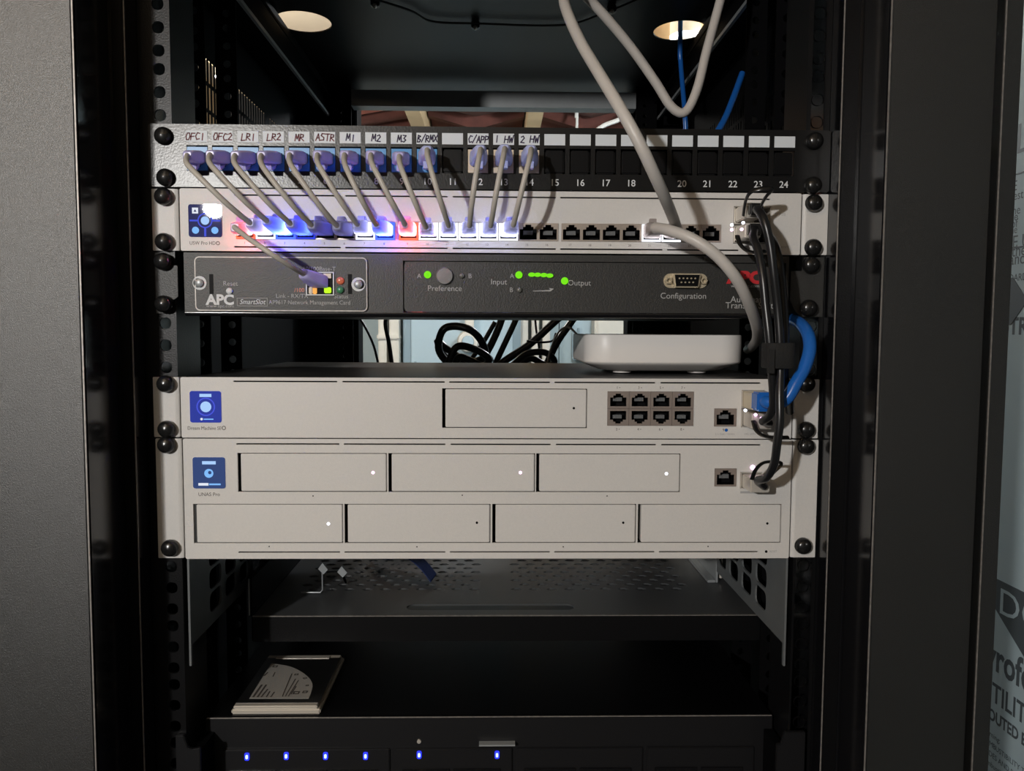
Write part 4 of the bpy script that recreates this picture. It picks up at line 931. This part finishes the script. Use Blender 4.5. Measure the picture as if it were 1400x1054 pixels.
# blue hook-and-loop strip with coiled cable
pa = [atz(512, 768, SZ), atz(530, 776, SZ), atz(556, 777, SZ), atz(574, 784, SZ), atz(590, 796, SZ)]
mb = MB(); rings = []
hts = [.010, .012, .014, .010, .004]
for q_, h in zip(spline([Vector((q.x, q.y, SZ+h)) for q, h in zip(pa, hts)], 6), range(99)):
    rings.append([q_+Vector((0, -.011, -.0006)), q_+Vector((.004, .011, .0002)), q_+Vector((.004, .011, .0014)), q_+Vector((0, -.011, .0006))])
mb.loft(rings); r = mb.build('fastening_strap', VBLUE, None, smooth=False); tag(r, 'blue hook-and-loop strap lying curled on the perforated shelf', 'strap')
q = atz(548, 757, SZ); mb = MB()
for k in range(3): mb.tube([(q.x+(.034-.003*k)*math.cos(t*math.pi/16), q.y+.012+(.026-.003*k)*math.sin(t*math.pi/16), SZ+.004+.0034*k) for t in range(32)], .0017, 8, closed=True)
tag(mb.build('coiled_cable', CWHITE if False else CGREY, None, smooth=True), 'coil of thin grey cable on the shelf behind the blue strap', 'cable')

# bottom server
BZ = -.1340; BY = .026
SRVTOP = mat('server_lid', (.002, .002, .0024), .3, spec=.12)
srv = thing('rack_server', (0, .35, BZ-.088), 'black rack server at the bottom with six small blue lights', 'server')
vx0_, vx1_ = at(281, 1000, BY).x, at(1056, 1000, BY).x
MB().box(vx0_, vx1_, BY+.003, .62, BZ-.088, BZ).build('chassis', SRVTOP, srv, bevel=.001)
BEZ = mat('server_bezel', (.006, .006, .007), .4, spec=.5, bump=.1)
MB().box(vx0_, vx1_, BY, BY+.0028, BZ-.088, BZ-.0004).build('bezel', BEZ, srv, bevel=.0006)
MB().box(vx0_+.001, vx1_-.001, BY-.0004, BY+.0004, BZ-.0003, BZ+.0004).build('top_edge', WORN, srv)
def Bp(px, py): q = at(px, py, BY); return q.x, q.z
zc0 = Bp(600, 1022)[1]
for px0_, px1_ in ((304, 533), (540, 700), (706, 878), (884, 1030)):
    x0_, x1_ = Bp(px0_, 1030)[0], Bp(px1_, 1030)[0]
    b_ = MB().box(x0_, x1_, BY-.0022, BY-.0001, BZ-.080, zc0).build('drive_caddy', BEZ, srv, bevel=.0006)
    nn = 3 if px1_ < 535 else 2
    for j in range(nn):
        a_ = x0_+.006+(x1_-x0_-.012)*j/nn; c_ = x0_+.006+(x1_-x0_-.012)*(j+1)/nn-.003
        MB().box(a_, c_, BY-.0036, BY-.0023, BZ-.075, zc0-.0155).build('vent_grille', GLOSS, b_, bevel=.0004)
LDB = MB().prism(rrect(-.0018, .0018, -.0030, .0030, .0012, 3), -.0008, -.0001).mesh('status_light', LBLU)
LDC = MB().prism(rrect(-.0009, .0009, -.0016, .0016, .0008, 3), -.0012, -.00081).mesh('light_core', LBLUC)
for px, py in ((339, 1032), (392.5, 1031), (446, 1031), (500.5, 1031), (573.5, 1029.5), (679.5, 1029.5)):
    x, z = Bp(px, py); o = inst('status_light', LDB, srv, (x, BY-.0022, z)); inst('light_core', LDC, o, (x, BY-.0022, z))
x, z = Bp(573, 1013); MB().lathe([(.0016, 0), (.0016, .0012), (0, .0014)], (x, BY, z), n=12).build('pin', NICKEL, srv, smooth=True)
x0_, z = Bp(655, 1014); x1_, _ = Bp(704, 1014); MB().box(x0_, x1_, BY-.006, BY-.0001, z-.0006, z+.0006).build('latch', STEEL, srv)
for px0_, px1_ in ((243, 276), (1060, 1098)):
    a_, b__ = at(px0_, 1020, .0), at(px1_, 1020, .0)
    s = -1 if px0_ < 500 else 1
    zt_ = at(250, 1004, -.002).z; zn = at(250, 1021, -.002).z
    poly = [(a_.x, BZ-.086), (b__.x, BZ-.086), (b__.x, zn), (b__.x-.006, zn-.001), (b__.x-.009, zn), (b__.x-.012, zt_), (a_.x, zt_)] if s < 0 else [(a_.x, BZ-.086), (b__.x, BZ-.086), (b__.x, zt_), (a_.x+.006, zt_), (a_.x+.003, zn), (a_.x, zn)]
    MB().prism(poly, -.004, -.0005).build('rack_ear', BEZ, srv, bevel=.0005)
    xx = b__.x if s < 0 else a_.x
    MB().box(xx, vx0_ if s < 0 else vx1_, .0, BY+.004, BZ-.080, zn-.003).build('ear_bracket', BLACKM, srv)

# 2.5-inch drive lying on the server
d0 = atz(316, 977, BZ+.0002); d1 = atz(434, 977, BZ+.0002)
dx0, dx1 = d0.x, d0.x+.0695; dy0, dy1 = d0.y, d0.y+.1005
dr = thing('solid_state_drive', ((dx0+dx1)/2, (dy0+dy1)/2, BZ+.0002), 'silver solid state drive with a rounded white label lying on the bottom server', 'drive')
MB().box(dx0, dx1, dy0, dy1, BZ+.0002, BZ+.0042).build('base_case', SSDM, dr, bevel=.0010)
MB().box(dx0+.0015, dx1-.0025, dy0+.001, dy1-.001, BZ+.0042, BZ+.0066).build('top_cover', SSDM, dr, bevel=.0006)
MB().box(dx0+.002, dx1-.002, dy0+.006, dy1-.008, BZ+.0066, BZ+.0070).build('black_label', PLAST, dr)
zt_ = BZ+.00702
p0 = atz(341, 955, zt_); p1 = atz(371, 907, zt_); p2 = atz(398, 912, zt_); p3 = atz(418, 923, zt_); p4 = atz(427, 935, zt_); p5 = atz(425, 948, zt_); p6 = atz(422, 955, zt_)
pl = spline([p1, p2, p3, p4, p5, p6], 5)
poly = [(p0.x, p0.y)]+[(q.x, q.y) for q in reversed(pl)]
n = len(poly); mb = MB(); mb.add([(a, b, zt_+.0003) for a, b in poly]+[(a, b, zt_) for a, b in poly], [list(range(n)), list(range(2*n-1, n-1, -1))]+[(i, i+n, (i+1) % n+n, (i+1) % n) for i in range(n)])
wl = mb.build('white_label', SSDL, dr)
def dline(px0_, py0_, px1_, py1_, wd, nm='label_print'):
    a_, b__ = atz(px0_, py0_, zt_+.0004), atz(px1_, py1_, zt_+.0004); d = (b__-a_); d.normalize(); nrm = Vector((-d.y, d.x, 0))*wd/2
    m2 = MB(); m2.add([a_-nrm, b__-nrm, b__+nrm, a_+nrm], [(0, 1, 2, 3)]); m2.add([q+Vector((0, 0, .0001)) for q in (a_-nrm, b__-nrm, b__+nrm, a_+nrm)], [(0, 1, 2, 3)]); return m2.build(nm, DPRINT, wl)
for a_ in ((346, 953, 358, 936, .0016), (352, 953, 364, 936, .0014), (357, 953, 366, 942, .0012), (364, 953, 369, 945, .001), (370, 953, 375, 946, .001), (361, 924, 366, 919, .0012), (373, 925, 376, 919, .0008), (386, 952, 399, 921, .0008), (390, 952, 404, 928, .0008), (394, 952, 408, 930, .0008), (398, 949, 405, 938, .0008)): dline(*a_)
for px, py, s in ((405, 922, .0032), (417, 927, .0036), (420, 937, .0024), (405, 947, .005), (417, 946, .004), (376, 911, .004)):
    c_ = atz(px, py, zt_+.0004); vs, fs = plate(rect(c_.x-s/2, c_.x+s/2, c_.y-s/2, c_.y+s/2) if s != .0036 else ell(c_.x, c_.y, s/2, s/2), [rect(c_.x-s*.28, c_.x+s*.28, c_.y-s*.22, c_.y+s*.22)], .0001)
    m2 = MB(); m2.add([(a, b, zt_+.0004+c) for a, b, c in vs], fs); m2.build('label_mark', DPRINT, wl)
MB().box(dx0+.010, dx1-.012, dy1-.010, dy1-.004, BZ+.0066, BZ+.0073).build('edge_connector', NICKEL, dr)

# ================================================================== CABLES BEHIND THE EQUIPMENT
def bg_cable(name, ctrl, rad, m_, label, cat='cable', grp=None):
    o = MB().tube(spline([at(*c) for c in ctrl], 7), rad, 10).build(name, m_, None, smooth=True); tag(o, label, cat, grp); return o
Yb = .50
bg_cable('power_cable', [(536, 420, Yb), (527, 440, Yb), (532, 470, Yb), (536, 500, Yb), (538, 530, Yb)], .0028, CBLACK, 'black power cable hanging straight down in the rack gap, left of the cable loop')
bg_cable('thin_cable', [(485, 425, Yb), (498, 445, Yb), (510, 470, Yb), (517, 497, Yb), (522, 525, Yb)], .0017, CBLACK, 'thin dark cable slanting down at the left of the rack gap')
bg_cable('power_cable', [(640, 520, .45), (616, 500, .44), (600, 478, .43), (605, 452, .42), (622, 446, .42), (645, 452, .42), (660, 470, .43), (662, 488, .44), (640, 494, .45), (610, 476, .46), (598, 466, .46), (612, 490, .47), (650, 500, .47), (672, 490, .46)], .0048, CBLACK, 'black power cable tied in a round loop in the middle of the rack gap')
bg_cable('power_cable', [(612, 498, .40), (625, 474, .40), (650, 478, .41), (668, 490, .41), (660, 500, .42), (630, 488, .42), (622, 500, .42)], .0046, CBLACK, 'bunched black power cable lying under the round cable loop')
bg_cable('power_cable', [(690, 420, .48), (684, 442, .48), (672, 470, .48), (655, 500, .48), (645, 520, .48)], .0050, CBLACK, 'black power cable slanting just right of the round cable loop')
bg_cable('power_cable', [(677, 440, .52), (662, 466, .52), (648, 486, .52), (636, 504, .52)], .0034, CBLACK, 'thinner black power cable crossing behind the round cable loop')
bg_cable('power_cable', [(712, 420, .50), (703, 442, .50), (690, 470, .50), (676, 500, .50), (668, 520, .5)], .0042, CBLACK, 'second black power cable slanting right of the round cable loop')
bg_cable('power_cable', [(775, 425, .46), (755, 443, .46), (725, 470, .46), (692, 492, .46), (670, 510, .46)], .0050, CBLACK, 'long black power cable running diagonally towards the white router')
bg_cable('power_cable', [(792, 425, .44), (777, 446, .44), (763, 466, .44), (750, 492, .44), (745, 510, .44)], .0046, CBLACK, 'black power cable dropping steeply beside the white router')
bg_cable('power_cable', [(700, 500, .40), (720, 484, .40), (745, 482, .40), (758, 494, .41), (748, 500, .41), (725, 490, .42), (705, 504, .42)], .0042, CBLACK, 'flat coil of black power cable left of the white router')
bg_cable('thin_cable', [(747, 505, .38), (753, 478, .38), (763, 455, .38), (775, 447, .38), (784, 452, .38), (792, 462, .38)], .0013, CGREY, 'thin grey cable arching beside the white router')
bg_cable('thin_cable', [(731, 425, .55), (733, 450, .55), (737, 475, .55), (740, 505, .55)], .0016, CBLACK, 'thin black cable hanging straight down beside the white router')
bg_cable('thin_cable', [(720, 466, .42), (735, 468, .42), (755, 466, .42), (760, 455, .42)], .0014, CBLACK, 'short thin black cable lying level beside the white router')
# blue cables above
def bz(px, py, Y): return at(px, py, Y)
hc = atz(931, 38, CT)
o = MB().tube(spline([Vector((hc.x, hc.y+.02, 1.04)), Vector((hc.x, hc.y+.005, .75)), at(930, 45, hc.y), at(931, 90, hc.y), at(936, 150, hc.y-.02), at(938, 190, hc.y-.02), at(938, 250, hc.y-.02)]), .0030, 10).build('network_cable', CBLUE, None, smooth=True)
tag(o, 'blue cable hanging down through the right oval opening of the cabinet top', 'cable')
o = MB().tube(spline([at(1015, 100, .34), at(1004, 130, .33), at(992, 160, .32), at(976, 190, .31), at(960, 230, .30)]), .0036, 10).build('network_cable', CBLUE, None, smooth=True)
tag(o, 'blue cable slanting down behind the patch panel on the right', 'cable')
o = MB().tube(spline([at(1104, -40, .055), at(1100, 40, .055), at(1098, 100, .055), at(1096, 150, .058), at(1092, 190, .06)]), .0055, 10).build('network_cable', CBLUE, None, smooth=True)
tag(o, 'blue cable running upright behind the right mounting rail', 'cable')
o = MB().tube(spline([Vector((at(788, 120, 1.95).x, 1.95, .83)), at(788, 140, 1.95), at(789, 165, 1.95), at(787, 200, 1.95)]), .0045, 8).build('network_cable', CWHITE, None, smooth=True); tag(o, 'thin white cable hanging upright far behind the patch panel', 'cable')
o = MB().tube(spline([Vector((at(868, 120, 1.9).x, 1.9, .83)), at(866, 140, 1.9), at(862, 152, 1.9), at(845, 164, 1.9), at(825, 172, 1.9), at(800, 190, 1.9)]), .007, 8).build('network_cable', CWHITE, None, smooth=True); tag(o, 'white cable sagging far behind the patch panel near the grey cable', 'cable')
